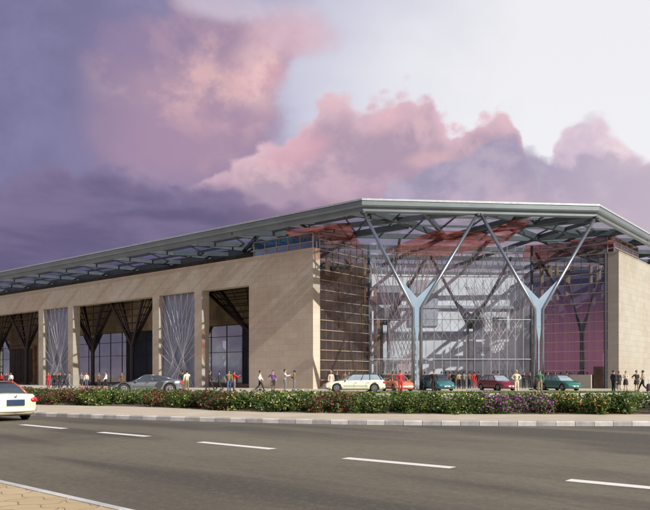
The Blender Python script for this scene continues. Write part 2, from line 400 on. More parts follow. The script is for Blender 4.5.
M_kerbD = plain('kerb_dark', (0.31, 0.305, 0.30), 0.8, 0, 0.18, 2.5, 0.3)
M_soil = plain('soil', (0.10, 0.07, 0.045), 0.95, 0, 0.3, 3, 0.6)
M_earth = plain('earth', (0.30, 0.25, 0.19), 0.95, 0, 0.2, 0.05)
M_grass = leafy('grass', (0.09, 0.17, 0.03), (0.20, 0.30, 0.07), 0.25)
M_tyre = plain('tyre', (0.018, 0.018, 0.018), 0.8)
M_rim = plain('rim', (0.45, 0.46, 0.47), 0.3, 0.8)
M_carglass = plain('car_glass', (0.035, 0.045, 0.055), 0.06, 0.0, 0.1, spec=0.9)
M_carglassL = plain('pale_car_glass', (0.26, 0.33, 0.38), 0.08, 0.1, 0.1, spec=0.9)
M_trim = plain('black_trim', (0.02, 0.02, 0.022), 0.5)
M_lampred = plain('tail_lamp_red', (0.50, 0.015, 0.02), 0.15, coat=0.8)
M_lampclr = plain('head_lamp_clear', (0.75, 0.76, 0.72), 0.12, 0.2, coat=0.8)
M_plateblue = plain('dark_blue_plate', (0.02, 0.045, 0.10), 0.4)
M_platew = plain('white_plate', (0.72, 0.72, 0.68), 0.5)

# ------------------------------------------------------------------ mesh helpers
class MB:
    def __init__(s): s.v = []; s.f = []; s.mi = []
    def add(s, vs, fs, mi=0):
        o = len(s.v); s.v += [Vector(v) for v in vs]; s.f += [tuple(i + o for i in f) for f in fs]; s.mi += [mi] * len(fs)
        return s
    def box(s, a, b, mi=0):
        (x0, y0, z0), (x1, y1, z1) = a, b
        return s.add([(x0, y0, z0), (x1, y0, z0), (x1, y1, z0), (x0, y1, z0), (x0, y0, z1), (x1, y0, z1), (x1, y1, z1), (x0, y1, z1)],
              [(0, 3, 2, 1), (4, 5, 6, 7), (0, 1, 5, 4), (1, 2, 6, 5), (2, 3, 7, 6), (3, 0, 4, 7)], mi)
    def obox(s, o, u, v, w, mi=0):
        """box from corner o spanned by vectors u v w"""
        o, u, v, w = Vector(o), Vector(u), Vector(v), Vector(w)
        P = [o, o + u, o + u + v, o + v, o + w, o + u + w, o + u + v + w, o + v + w]
        return s.add(P, [(0, 3, 2, 1), (4, 5, 6, 7), (0, 1, 5, 4), (1, 2, 6, 5), (2, 3, 7, 6), (3, 0, 4, 7)], mi)
    def beam(s, p, q, w, h, mi=0, up=Vector((0, 0, 1))):
        p, q = Vector(p), Vector(q); d = (q - p).normalized()
        sd_ = d.cross(up)
        if sd_.length < 1e-4: sd_ = Vector((1, 0, 0))
        sd_.normalize(); u = sd_.cross(d).normalized()
        return s.obox(p - sd_ * w / 2 - u * h / 2, q - p, sd_ * w, u * h, mi)
    def tube(s, pts, rs, n=8, mi=0, cap=True):
        pts = [Vector(p) for p in pts]
        if not isinstance(rs, (list, tuple)): rs = [rs] * len(pts)
        o = len(s.v); ref = None
        for i, p in enumerate(pts):
            d = (pts[min(i + 1, len(pts) - 1)] - pts[max(i - 1, 0)]).normalized()
            if ref is None:
                ref = d.cross(Vector((0.13, 0.2, 1)) if abs(d.z) < 0.95 else Vector((1, 0.1, 0))).normalized()
            ref = (ref - d * ref.dot(d)).normalized(); b2 = d.cross(ref)
            for k in range(n):
                a = 2 * math.pi * k / n
                s.v.append(p + (ref * math.cos(a) + b2 * math.sin(a)) * rs[i])
        for i in range(len(pts) - 1):
            for k in range(n):
                s.f.append((o + i * n + k, o + i * n + (k + 1) % n, o + (i + 1) * n + (k + 1) % n, o + (i + 1) * n + k)); s.mi.append(mi)
        if cap:
            s.f.append(tuple(o + k for k in reversed(range(n)))); s.mi.append(mi)
            s.f.append(tuple(o + (len(pts) - 1) * n + k for k in range(n))); s.mi.append(mi)
        return s
    def prism(s, poly, off, mi=0):
        """polygon (3d points) extruded by off"""
        off = Vector(off); P = [Vector(p) for p in poly]; n = len(P)
        fs = [tuple(range(n)), tuple(reversed(range(n, 2 * n)))] + [(i, n + i, n + (i + 1) % n, (i + 1) % n) for i in range(n)]
        return s.add(P + [p + off for p in P], fs, mi)
    def ball(s, c0, rx, ry, rz, n=8, m_=6, mi=0):
        c0 = Vector(c0); vs = [c0 + Vector((0, 0, rz))]
        for i in range(1, m_):
            th = math.pi * i / m_
            for k in range(n):
                a = 2 * math.pi * k / n
                vs.append(c0 + Vector((rx * math.sin(th) * math.cos(a), ry * math.sin(th) * math.sin(a), rz * math.cos(th))))
        vs.append(c0 - Vector((0, 0, rz))); fs = []
        for k in range(n): fs.append((0, 1 + k, 1 + (k + 1) % n))
        for i in range(m_ - 2):
            for k in range(n):
                a = 1 + i * n; fs.append((a + k, a + n + k, a + n + (k + 1) % n, a + (k + 1) % n))
        a = 1 + (m_ - 2) * n
        for k in range(n): fs.append((len(vs) - 1, a + (k + 1) % n, a + k))
        return s.add(vs, fs, mi)

def tag(o, label=None, cat=None, group=None, kind=None):
    if label: o['label'] = label
    if cat: o['category'] = cat
    if group: o['group'] = group
    if kind: o['kind'] = kind
    return o
def world_origin(o):
    v = Vector((0, 0, 0))
    while o: v += o.location; o = o.parent
    return v
def obj(name, mb, mats, parent=None, smooth=False, local=False):
    """one mesh object; coordinates are world unless local"""
    me = bpy.data.meshes.new(name)
    off = Vector((0, 0, 0)) if (local or parent is None) else world_origin(parent)
    me.from_pydata([tuple(v - off) for v in mb.v], [], mb.f)
    if not isinstance(mats, (list, tuple)): mats = [mats]
    for mm in mats: me.materials.append(mm)
    if len(mats) > 1: me.polygons.foreach_set('material_index', mb.mi)
    if smooth: me.polygons.foreach_set('use_smooth', [True] * len(me.polygons))
    me.update()
    o = bpy.data.objects.new(name, me); COL.objects.link(o)
    if parent: o.parent = parent
    return o
def empty(name, loc, rz=0.0):
    o = bpy.data.objects.new(name, None); COL.objects.link(o)
    o.location = loc; o.rotation_euler = (0, 0, rz); o.empty_display_size = 0.5
    return o

# ------------------------------------------------------------------ the setting
PZ = 0.40                      # plaza level above the road
def catmull(pts, n=8):
    P = [Vector((x, y, 0)) for x, y in pts]; out = []
    for i in range(len(P) - 1):
        p0, p1, p2, p3 = P[max(i - 1, 0)], P[i], P[i + 1], P[min(i + 2, len(P) - 1)]
        for k in range(n):
            u = k / n
            out.append(0.5 * ((2 * p1) + (p2 - p0) * u + (2 * p0 - 5 * p1 + 4 * p2 - p3) * u * u + (3 * p1 - p0 - 3 * p2 + p3) * u ** 3))
    out.append(P[-1]); return out
def resample(pts, step):
    out = [pts[0]]; acc = 0.0
    for a, b in zip(pts, pts[1:]):
        L = (b - a).length; d = step - acc
        while d <= L: out.append(a + (b - a) * (d / L)); d += step
        acc = (acc + L) % step
    return out
kerb = catmull([(-160, 142), (-70, 73), (-32, 43), (-20, 34), (-11.9, 28.6), (-5.3, 25.5), (0.5, 23.6), (5, 22.95), (10.6, 22.8), (20, 23.3), (45, 27), (110, 40), (300, 85)])

mb = MB(); mb.add([(-3000, -400, -0.012), (3000, -400, -0.012), (3000, 5000, -0.012), (-3000, 5000, -0.012)], [(0, 1, 2, 3)])
tag(obj('ground', mb, M_earth), kind='structure')

def near_line(pts, k): return pts
# road: sheet with the far kerb as its back edge
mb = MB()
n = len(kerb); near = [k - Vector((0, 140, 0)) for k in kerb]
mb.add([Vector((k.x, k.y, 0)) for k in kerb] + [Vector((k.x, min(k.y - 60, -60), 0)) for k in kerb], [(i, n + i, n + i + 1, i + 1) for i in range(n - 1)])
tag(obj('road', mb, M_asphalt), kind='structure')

# dashes
mb = MB()
def g(x, y, h=1.6):  # ground point seen at this place of the photograph, h below the eye
    d = h * 698.0 / (y - 377.0); return Vector(((x - 325) / 698.0 * d, d, 0))
dash = [((22, 424.6), (65, 428.6)), ((100, 432.2), (148, 436.4)), ((200, 442), (273, 449)), ((345, 458), (453, 467.7)), ((568, 480), (700, 492.5))]
for a, b_ in dash:
    p, q = g(*a), g(*b_); d = (q - p).normalized(); s_ = Vector((-d.y, d.x, 0)) * 0.135
    N_ = 10; vs = []
    for i in range(N_ + 1):
        c0 = p + (q - p) * i / N_; vs += [c0 + s_ + Vector((0, 0, 0.004)), c0 - s_ + Vector((0, 0, 0.004))]
    mb.add(vs, [(2 * i, 2 * i + 1, 2 * i + 3, 2 * i + 2) for i in range(N_)])
p = g(22, 424.6)
for k in range(1, 12):
    a = p + ROADD * (4.75 * k - 0.3 - 0.4); b_ = a + ROADD * 2.4; s_ = Vector((-ROADD.y, ROADD.x, 0)) * 0.135
    mb.add([v + Vector((0, 0, .004)) for v in (a + s_, a - s_, b_ - s_, b_ + s_)], [(0, 1, 2, 3)])
tag(obj('road_marking', mb, M_paint), kind='structure')

# far kerb, alternating pale and dark blocks
mb = MB(); kp = resample(kerb, 0.62)
for i in range(len(kp) - 1):
    a, b_ = kp[i], kp[i + 1]
    if a.x < -60 or a.x > 60: continue
    nrm = Vector((-(b_ - a).y, (b_ - a).x, 0)).normalized()
    if nrm.y < 0: nrm = -nrm
    gap = (b_ - a) * 0.012
    a2, b2 = a + gap, b_ - gap
    prof = [(0.0, 0.0), (0.0, 0.125), (0.03, 0.155), (0.17, 0.158), (0.17, 0.0)]
    A = [a2 + nrm * x + Vector((0, 0, z)) for x, z in prof]; B = [b2 + nrm * x + Vector((0, 0, z)) for x, z in prof]
    m_ = len(prof)
    mb.add(A + B, [(j, j + 1, m_ + j + 1, m_ + j) for j in range(m_ - 1)] + [tuple(range(m_)), tuple(reversed(range(m_, 2 * m_)))], i % 2)
tag(obj('kerb', mb, [M_kerbL, M_kerbD]), kind='structure')

# sandy verge behind the kerb, rising to the plaza
hedge_front = catmull([(-60, 71), (-32, 50), (-20, 40.5), (-14.8, 36), (-10, 34.2), (-6.7, 32.0), (-3.9, 29.4), (0.6, 27.5), (5.9, 26.9), (12.4, 26.8), (20, 27.4), (45, 32), (110, 46)], 8)
def at_frac(pts, n):
    ls = [0]
    for a, b_ in zip(pts, pts[1:]): ls.append(ls[-1] + (b_ - a).length)
    out = []
    for i in range(n):
        d = ls[-1] * i / (n - 1); k = max(j for j in range(len(ls)) if ls[j] <= d + 1e-9); k = min(k, len(pts) - 2)
        f = (d - ls[k]) / (ls[k + 1] - ls[k]); out.append(pts[k] + (pts[k + 1] - pts[k]) * f)
    return out
def offset(pts, dist):
    out = []
    for i, p_ in enumerate(pts):
        d = (pts[min(i + 1, len(pts) - 1)] - pts[max(i - 1, 0)]).normalized(); nn = Vector((-d.y, d.x, 0))
        if nn.y < 0: nn = -nn
        out.append(p_ + nn * dist)
    return out
kseg = [k for k in kerb if -75 < k.x < 112]
NN = 120
A = offset(at_frac(kseg, NN), 0.165); B = at_frac(hedge_front, NN); C_ = offset(B, 4.4)
mb = MB()
mb.add([v + Vector((0, 0, 0.15)) for v in A] + [v + Vector((0, 0, 0.17)) for v in B], [(i, i + 1, NN + i + 1, NN + i) for i in range(NN - 1)])
tag(obj('verge', mb, M_sand), kind='structure')
mb = MB()
mb.add([v + Vector((0, 0, 0.17)) for v in B] + [v + Vector((0, 0, PZ)) for v in C_], [(i, i + 1, NN + i + 1, NN + i) for i in range(NN - 1)])
tag(obj('planting_bed', mb, M_soil), kind='structure')
mb = MB()
mb.add([v + Vector((0, 0, PZ)) for v in C_] + [Vector((v.x * 2.2 + 10, 230, PZ)) for v in C_], [(i, i + 1, NN + i + 1, NN + i) for i in range(NN - 1)])
tag(obj('plaza', mb, M_plaza), kind='structure')

# near pavement with its kerb
a0 = g(0, 479, 1.48); a1 = g(138, 509.5, 1.48); d = (a1 - a0).normalized(); nn = Vector((d.y, -d.x, 0))
if nn.y > 0: nn = -nn
p0 = a0 - d * 60; p1 = a1 + d * 30
mb = MB()
Lk = (p1 - p0).length; k = 0; s0 = 0.0
while s0 < Lk:
    a = p0 + d * (s0 + 0.008); b_ = p0 + d * (s0 + 0.75 - 0.008)
    prof = [(0.0, 0.0), (0.0, 0.095), (0.03, 0.12), (0.15, 0.122), (0.15, 0.0)]
    PA = [a + nn * x + Vector((0, 0, z)) for x, z in prof]; PB = [b_ + nn * x + Vector((0, 0, z)) for x, z in prof]
    m_ = len(prof)
    mb.add(PA + PB, [(j, j + 1, m_ + j + 1, m_ + j) for j in range(m_ - 1)] + [tuple(range(m_)), tuple(reversed(range(m_, 2 * m_)))], 1 if k % 2 else 0)
    s0 += 0.75; k += 1
M_kerbN = plain('kerb_near', (0.42, 0.42, 0.42), 0.8, 0, 0.15, 2.5, 0.3)
tag(obj('near_kerb', mb, [M_kerbL, M_kerbN]), kind='structure')
mb = MB(); q0 = p0 + nn * 0.15; q1 = p1 + nn * 0.15
mb.add([q0 + Vector((0, 0, .112)), q1 + Vector((0, 0, .112)), q1 + nn * 30 + Vector((0, 0, .112)), q0 + nn * 30 + Vector((0, 0, .112))], [(0, 1, 2, 3)])
tag(obj('pavement', mb, M_paver), kind='structure')

# lawn strip between the bed and the forecourt
random.seed(3)
mb = MB()
def lawn_y(x): return 50.5 + 0.1 * x
xs = [-4 + i * 0.5 for i in range(60)]
mb.add([(x, lawn_y(x), PZ + .02) for x in xs] + [(x, lawn_y(x) + 5.5, PZ + .02) for x in xs], [(i, i + 1, 60 + i + 1, 60 + i) for i in range(59)])
for _ in range(14000):
    x = random.uniform(-4, 25.4); y = lawn_y(x) + random.uniform(0, 5.5); h = random.uniform(.03, .09); a = random.uniform(0, 6.28); w = .02
    mb.add([(x - w * math.cos(a), y - w * math.sin(a), PZ + .02), (x + w * math.cos(a), y + w * math.sin(a), PZ + .02), (x + random.uniform(-.03, .03), y + random.uniform(-.03, .03), PZ + .02 + h)], [(0, 1, 2)])
tag(obj('lawn', mb, M_grass), 'strip of short bright green grass behind the flower bed', 'grass', kind='stuff')

# ------------------------------------------------------------------ flowering hedge, section by section
L_green = leafy('leaf_green', (0.050, 0.095, 0.020), (0.16, 0.22, 0.045))
L_dark = leafy('leaf_dark_green', (0.022, 0.050, 0.014), (0.060, 0.11, 0.028))
L_redleaf = leafy('leaf_wine_red', (0.10, 0.022, 0.02), (0.20, 0.06, 0.04))
L_yel = plain('flower_yellow', (0.58, 0.46, 0.12), 0.6)
L_cream = plain('flower_cream', (0.75, 0.68, 0.50), 0.6)
L_rose = plain('flower_rose', (0.36, 0.06, 0.06), 0.6)
L_pinkf = plain('flower_pink', (0.50, 0.20, 0.19), 0.6)
L_mag = plain('flower_magenta', (0.28, 0.035, 0.26), 0.6)
L_magl = plain('flower_lilac', (0.42, 0.12, 0.42), 0.6)
L_org = plain('flower_orange', (0.70, 0.26, 0.07), 0.6)
L_stem = plain('shrub_stem', (0.07, 0.05, 0.03), 0.9)
hf = hedge_front
def bed_point(px, depth):
    """point of the bed on the ray through column px, depth metres behind its front"""
    u = (px - 325) / 698.0; best = None
    for a, b_ in zip(hf, hf[1:]):
        fa, fb = a.x - u * a.y, b_.x - u * b_.y
        if fa * fb <= 0 and fa != fb:
            q = a + (b_ - a) * (fa / (fa - fb)); best = q; 
            d = (b_ - a).normalized(); nn = Vector((-d.y, d.x, 0)); nn = nn if nn.y > 0 else -nn
            return q + nn * depth
    return None
def leaf_quad(mb, c0, size, mi, tilt=1.0):
    nrm = Vector((random.gauss(0, 1) * tilt, random.gauss(0, 1) * tilt - 0.35, random.gauss(0, 1) * tilt + 0.7)).normalized()
    a = nrm.orthogonal().normalized(); a.rotate(Matrix.Rotation(random.uniform(0, 6.28), 3, nrm)); b2 = nrm.cross(a)
    a *= size * random.uniform(.7, 1.3); b2 *= size * 0.5 * random.uniform(.7, 1.3)
    mb.add([c0 - a, c0 - b2 * 1.0 + a * .1, c0 + a, c0 + b2 * 1.0 + a * .1], [(0, 1, 2, 3)], mi)
def hedge(px0, px1, label, leaves, flowers, nfl, base_h=0.62):
    c0 = bed_point((px0 + px1) / 2, 1.5)
    root = empty('flowering_shrub', (c0.x, c0.y, 0.2))
    tag(root, label, 'shrub', 'shrubs along the kerbside flower bed')
    fo, fl, st = MB(), MB(), MB()
    width = (bed_point(px1, 0) - bed_point(px0, 0)).length
    nclump = max(8, int(width * 9.0))
    for _ in range(nclump):
        px = random.uniform(px0, px1); dep = random.uniform(0.15, 3.2) ** 1.0
        c1 = bed_point(px, dep)
        gz = 0.17 + 0.23 * dep / 4.4
        h = (base_h + .20 - gz) * random.uniform(0.86, 1.10) * (0.80 + 0.20 * min(1, dep / 0.8)); r = random.uniform(.30, .48)
        for _ in range(3):
            a = random.uniform(0, 6.28); fo.tube([(c1.x, c1.y, gz - .03), (c1.x + math.cos(a) * r * .5, c1.y + math.sin(a) * r * .5, gz + h * .75)], [.012, .005], 4, 3)
        dens = 1.0 if dep < 1.6 else 0.6
        subs = [(Vector((random.gauss(0, .5), random.gauss(0, .5), random.uniform(.02, .95))), random.uniform(.12, .22)) for _ in range(9)]
        for _ in range(int(300 * dens)):
            s_, sr = random.choice(subs)
            p_ = Vector((c1.x + s_.x * r, c1.y + s_.y * r, gz + s_.z * h)) + Vector((random.gauss(0, 1), random.gauss(0, 1), random.gauss(0, .8))) * sr * .8
            p_.z = max(gz + .02, min(p_.z, gz + h + .10))
            leaf_quad(fo, p_, random.uniform(.045, .080), random.choice(leaves))
        for _ in range(int(nfl * .9 * dens)):
            s_, sr = random.choice(subs)
            dv = Vector((random.gauss(0, 1), random.gauss(0, 1) - .6, random.gauss(0, .8) + .5)).normalized()
            p_ = Vector((c1.x + s_.x * r, c1.y + s_.y * r, gz + s_.z * h)) + dv * sr * 1.1
            p_.z = max(gz + .06, min(p_.z, gz + h + .15))
            mi = random.choice(flowers); fs = random.uniform(.024, .044)
            for k in range(3): leaf_quad(fl, p_ + Vector((random.gauss(0, .012), random.gauss(0, .012), random.gauss(0, .012))), fs, mi, .5)
    obj('foliage', fo, [L_green, L_dark, L_redleaf, L_stem], root)
    obj('flowers', fl, [L_yel, L_cream, L_rose, L_pinkf, L_mag, L_magl, L_org], root)['kind'] = 'stuff'
random.seed(11)
hedge(-60, 34, 'dark green shrubs of the flower bed hidden behind the cream sedan', [0, 1, 1, 2], [2, 3], 6, .66)
hedge(34, 76, 'wine red leaved shrubs at the left end of the flower bed beside the cream sedan', [2, 2, 1, 0], [2, 3, 3], 12, .74)
hedge(76, 130, 'green shrubs with yellow blossom between wine red shrubs and silver coupe', [0, 0, 1], [0, 0, 1], 20, .70)
hedge(130, 160, 'wine red leaved shrubs in front of the silver coupe', [2, 2, 1, 0], [2, 3], 14, .68)
hedge(160, 182, 'narrow clump of green shrubs below the tail of the silver coupe', [0, 0, 1], [0, 1], 10, .70)
hedge(182, 222, 'dark green shrubs dotted with crimson flowers left of the bed middle', [1, 1, 2], [2, 2, 3], 16, .68)
hedge(222, 300, 'green shrubs with yellow and cream blossom in front of the stone wall end', [0, 0, 1], [0, 0, 1], 24, .70)
hedge(300, 358, 'shrubs dotted with pink and crimson flowers in front of the cream estate car', [1, 0, 2], [2, 3, 3], 22, .66)
hedge(358, 492, 'long run of green shrubs with scattered pale yellow blossom in front of the teal hatchback', [0, 0, 1], [0, 0, 1], 16, .68)
hedge(492, 558, 'bougainvillea clump covered in bright purple flowers', [1, 0], [4, 4, 5], 105, .66)
hedge(558, 604, 'shrubs with orange blossom right of the purple bougainvillea', [1, 0], [6, 6, 0], 36, .66)
hedge(604, 960, 'green shrubs with cream blossom at the right end of the bed', [0, 0, 1], [0, 1, 0], 16, .68)

# ------------------------------------------------------------------ the building
A0 = Vector((-1.2, 70.0, 0))            # outer end of the left wing's front wall
def W(t_, r, z): return A0 + LD * t_ + RD * r + Vector((0, 0, z))
B0 = Vector((30.3, 72.0, 0))            # outer end of the right wing's front wall
def V(t_, r, z): return B0 + RD * t_ + LD * r + Vector((0, 0, z))   # r goes inwards (left, away)
Q0 = Vector((3.29, 62.0, 0)); 
def Q(s_, d_, z): return Q0 + CD * s_ + CM * d_ + Vector((0, 0, z))
CH = 22.0                               # length of the chamfered roof edge
WT = 14.5                               # wall top
RB, RT = 16.3, 17.4                     # roof underside and top
BLD = empty('convention_centre', (14.0, 74.0, PZ))
tag(BLD, 'large sandstone clad hall with flat steel and glass roof on Y shaped columns', 'building')

def wall_holes(F, length, z0, z1, th, holes):
    """F(t, r, z); one clean mesh with rectangular openings and their reveals"""
    mb = MB()
    ts = sorted({0, length} | {h[0] for h in holes} | {h[1] for h in holes})
    zs = sorted({z0, z1} | {h[2] for h in holes} | {h[3] for h in holes})
    ts = [x for x in ts if 0 <= x <= length]; zs = [z for z in zs if z0 <= z <= z1]
    def solid(i, j):
        if i < 0 or j < 0 or i >= len(ts) - 1 or j >= len(zs) - 1: return False
        a, b2 = (ts[i] + ts[i + 1]) / 2, (zs[j] + zs[j + 1]) / 2
        return not any(h[0] < a < h[1] and h[2] < b2 < h[3] for h in holes)
    for i in range(len(ts) - 1):
        for j in range(len(zs) - 1):
            if not solid(i, j): continue
            t0, t1, a, b2 = ts[i], ts[i + 1], zs[j], zs[j + 1]
            mb.add([F(t0, 0, a), F(t1, 0, a), F(t1, 0, b2), F(t0, 0, b2)], [(0, 1, 2, 3)])
            mb.add([F(t0, th, a), F(t1, th, a), F(t1, th, b2), F(t0, th, b2)], [(3, 2, 1, 0)])
            if not solid(i - 1, j): mb.add([F(t0, 0, a), F(t0, th, a), F(t0, th, b2), F(t0, 0, b2)], [(0, 3, 2, 1)])
            if not solid(i + 1, j): mb.add([F(t1, 0, a), F(t1, th, a), F(t1, th, b2), F(t1, 0, b2)], [(0, 1, 2, 3)])
            if not solid(i, j - 1): mb.add([F(t0, 0, a), F(t1, 0, a), F(t1, th, a), F(t0, th, a)], [(0, 3, 2, 1)])
            if not solid(i, j + 1): mb.add([F(t0, 0, b2), F(t1, 0, b2), F(t1, th, b2), F(t0, th, b2)], [(0, 1, 2, 3)])
    return mb
OT = 11.6
openings = [(9.14, 16.9), (26.2, 44.4), (53.9, 72.1), (81.5, 99.0)]
screens = [(18.2, 24.9), (45.7, 52.5), (73.4, 80.1)]
LW = 108.0
mb = wall_holes(W, LW, PZ - .1, WT, 1.1, [(a, b_, PZ - .2, OT) for a, b_ in openings + screens])
w_ = obj('front_wall', mb, M_stoneL, BLD); w_['label'] = 'long sandstone wall with tall openings, left of the entrance'
RW = 62.0
mb = wall_holes(V, RW, PZ - .1, WT, 1.1, [(26, 44, PZ - .2, OT)])
w_ = obj('front_wall', mb, M_stoneR, BLD); w_['label'] = 'pale sunlit sandstone wall right of the entrance'
# wall coping
mb = MB()
mb.obox(W(-.04, -.04, WT), LD * (LW + .08), RD * 1.18, (0, 0, .10)); obj('coping', mb, M_stoneL, BLD)
mb = MB()
mb.obox(V(-.04, -.04, WT), RD * (RW + .08), LD * 1.18, (0, 0, .10)); obj('coping', mb, M_stoneR, BLD)

# loggia back wall, soffit, windows
BR = 8.0; GT = 8.3
mb = wall_holes(lambda t_, r, z: W(t_ + 0.0, BR + r, z), LW, PZ - .05, 13.6, 0.4,
    [(9.6, 33.6, PZ + .35, GT), (35.6, 68.6, PZ + .35, GT), (79.0, 103.0, PZ + .35, GT)])
mb.f = [f for f in mb.f if min((mb.v[i] - W(0, BR, 0)).dot(LD) for i in f) > 8.9 or max((mb.v[i] - W(0, BR, 0)).dot(LD) for i in f) > 9.35]
mb.mi = [0] * len(mb.f)
obj('back_wall', mb, M_olive, BLD)
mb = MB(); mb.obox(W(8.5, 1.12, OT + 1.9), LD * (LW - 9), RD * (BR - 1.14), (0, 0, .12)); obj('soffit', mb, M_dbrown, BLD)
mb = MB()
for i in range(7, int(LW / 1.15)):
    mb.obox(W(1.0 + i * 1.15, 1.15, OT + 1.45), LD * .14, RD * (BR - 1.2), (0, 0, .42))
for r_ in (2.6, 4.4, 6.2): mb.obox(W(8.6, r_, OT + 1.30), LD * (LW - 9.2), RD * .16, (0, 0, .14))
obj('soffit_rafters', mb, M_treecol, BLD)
for t_ in (8.8,):     # cross wall closing the loggia
    mb = MB(); mb.obox(W(t_ - .3, 1.12, PZ - .05), LD * .3, RD * (BR - 1.14), (0, 0, OT + 1.0 - PZ)); obj('cross_wall', mb, M_olive, BLD)

def window(F, t0, t1, z0, z1, r, cols, rows, gm, fm, parent=BLD, th=.07, label=None):
    fr = MB()
    dirt = F(1, 0, 0) - F(0, 0, 0); dirr = F(0, 1, 0) - F(0, 0, 0)
    for i in range(cols + 1):
        x = t0 + (t1 - t0) * i / cols; x = min(max(x, t0 + th / 2), t1 - th / 2)
        fr.obox(F(x - th / 2, r - .06, z0), dirt * th, dirr * .12, (0, 0, z1 - z0))
    for z in rows:
        fr.obox(F(t0, r - .085, z - th / 2), dirt * (t1 - t0), dirr * .17, (0, 0, th))
    f = obj('window', fr, fm, parent)
    if label: f['label'] = label
    pn = MB(); pn.add([F(t0, r, z0), F(t1, r, z0), F(t1, r, z1), F(t0, r, z1)], [(0, 1, 2, 3)])
    obj('glass', pn, gm, f)
    return f
zr = [PZ + .40, 4.8, 6.8, GT - .05]
window(W, 9.6, 33.6, PZ + .35, GT, BR + .2, 8, zr, M_glassW, M_mull)
window(W, 35.6, 68.6, PZ + .35, GT, BR + .2, 11, zr, M_glassW, M_mull)
window(W, 79.0, 103.0, PZ + .35, GT, BR + .2, 8, zr, M_glassW, M_mull)
# timber door in the third bay
dr = MB(); dr.obox(W(69.3, BR - .5, PZ), LD * 8.8, RD * .45, (0, 0, 6.6)); 
dd = obj('door_surround', dr, M_brown, BLD)
dr = MB()
for k in range(4): dr.obox(W(69.9 + k * 2.0, BR - .58, PZ + .3), LD * 1.85, RD * .07, (0, 0, 5.9))
obj('door', dr, M_dbrown, dd)
# what is behind those windows: hall with pale columns
hall = MB()
random.seed(5)
for i in range(36):
    t_ = 13 + i * 2.6; hall = MB(); hall.obox(W(t_, BR + 5 + random.uniform(0, 3), PZ), LD * random.uniform(.5, 1.4), RD * .6, (0, 0, random.uniform(3.5, 7.2)))
    obj('hall_pier', hall, M_inwall, BLD)
mb = MB(); mb.obox(W(13, BR + 12, PZ), LD * (LW - 14), RD * .4, (0, 0, 15.3)); obj('hall_wall', mb, M_slate, BLD)

# lattice screens of crossing rods
def screen(t0, t1):
    w = t1 - t0; root = MB()
    root.obox(W(t0 + .02, .55, PZ), LD * (w - .04), RD * .1, (0, 0, OT - PZ - .02))
    bk = obj('screen', root, M_screen, BLD)
    rods = MB(); N_ = 12; z0, z1 = PZ + .05, OT - .06
    pth = .93 + .66 * (z1 - z0) / w               # along the top to the corner, then down the side
    for sg in (1, -1):
        for k in range(N_):
            q_ = pth * k / (N_ - 1)
            if q_ <= .95: sx, sz = .95 - q_, z1
            else: sx, sz = .02, z1 - (q_ - .95) * w
            ex_ = .08 + .86 * k / (N_ - 1)
            if sg < 0: sx, ex_ = 1 - sx, 1 - ex_
            rods.tube([W(t0 + w * (1 - sx), .25 + .06 * sg, sz), W(t0 + w * (1 - ex_), .25 + .06 * sg, z0)], .019, 5)
    obj('rod_lattice', rods, M_rod, bk)
for s_ in screens: screen(*s_)

# tree columns in the loggia: trunk, four arms, infill slats
def tree_column(base, ud, vd, zf, zt, sp, spv, mat_, rt=.27, name='tree_column'):
    tr = MB(); b0 = Vector(base)
    tr.tube([b0, b0 + Vector((0, 0, zf - b0.z))], [rt, rt * .95], 10)
    tr.box((b0.x - .45, b0.y - .45, b0.z), (b0.x + .45, b0.y + .45, b0.z + .18))
    f = Vector((b0.x, b0.y, zf)); tops = []
    col_ = obj(name, tr, mat_, BLD)
    ar = MB()
    for su, sv in ((1, 1), (1, -1), (-1, 1), (-1, -1)):
        tp = f + ud * sp * su + vd * spv * sv; tp.z = zt; tops.append(tp)
        ar.beam(f - Vector((0, 0, .3)), tp, .24, .34)
    for k in (.28, .42, .56, .70, .84, .97):
        P = [f.lerp(q_, k) for q_ in (tops[0], tops[1], tops[3], tops[2])]
        for i in range(4): ar.beam(P[i], P[(i + 1) % 4], .07, .09)
    for i, j in ((0, 1), (2, 3), (0, 2), (1, 3)):
        for k in (.33, .67):
            ar.beam(f, tops[i].lerp(tops[j], k), .08, .10)
    obj('branching_arms', ar, mat_, col_)
    return col_
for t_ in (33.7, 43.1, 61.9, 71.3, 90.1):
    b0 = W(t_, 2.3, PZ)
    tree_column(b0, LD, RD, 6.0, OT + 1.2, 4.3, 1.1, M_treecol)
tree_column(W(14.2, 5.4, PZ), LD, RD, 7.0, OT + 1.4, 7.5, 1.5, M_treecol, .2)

# clerestory over the left wing and blue glazed box at its end
mb = MB(); mb.obox(W(9.0, 5.2, WT - 1.0), LD * (LW - 9.5), RD * .3, (0, 0, RB - WT + 1.0)); obj('clerestory', mb, M_dbrown, BLD)
mb = MB(); mb.obox(W(8.6, 1.13, OT + 2.05), LD * (LW - 9.2), RD * 4.0, (0, 0, .15)); obj('flat_roof', mb, M_deck, BLD)
mb = MB(); random.seed(9)
for i in range(34):
    t_ = 10 + i * 2.8; h = random.uniform(.5, 1.5)
    mb = MB(); mb.obox(W(t_, 4.9, WT - .1), LD * random.uniform(1.0, 2.5), RD * .28, (0, 0, h)); obj('clerestory_panel', mb, M_dbrown if i % 3 else M_brown, BLD)
window(W, 0.5, 9.0, WT + .1, RB - .02, 0.6, 5, [WT + .15, 15.35, RB - .06], M_glassB, M_bar, label='blue glazed box above the wall end')
mb = MB(); mb.obox(W(8.95, .62, WT + .1), LD * .12, RD * 4.6, (0, 0, RB - WT - .12)); obj('box_side', mb, M_steel, BLD)
for i in range(7):
    pass
mb = MB()
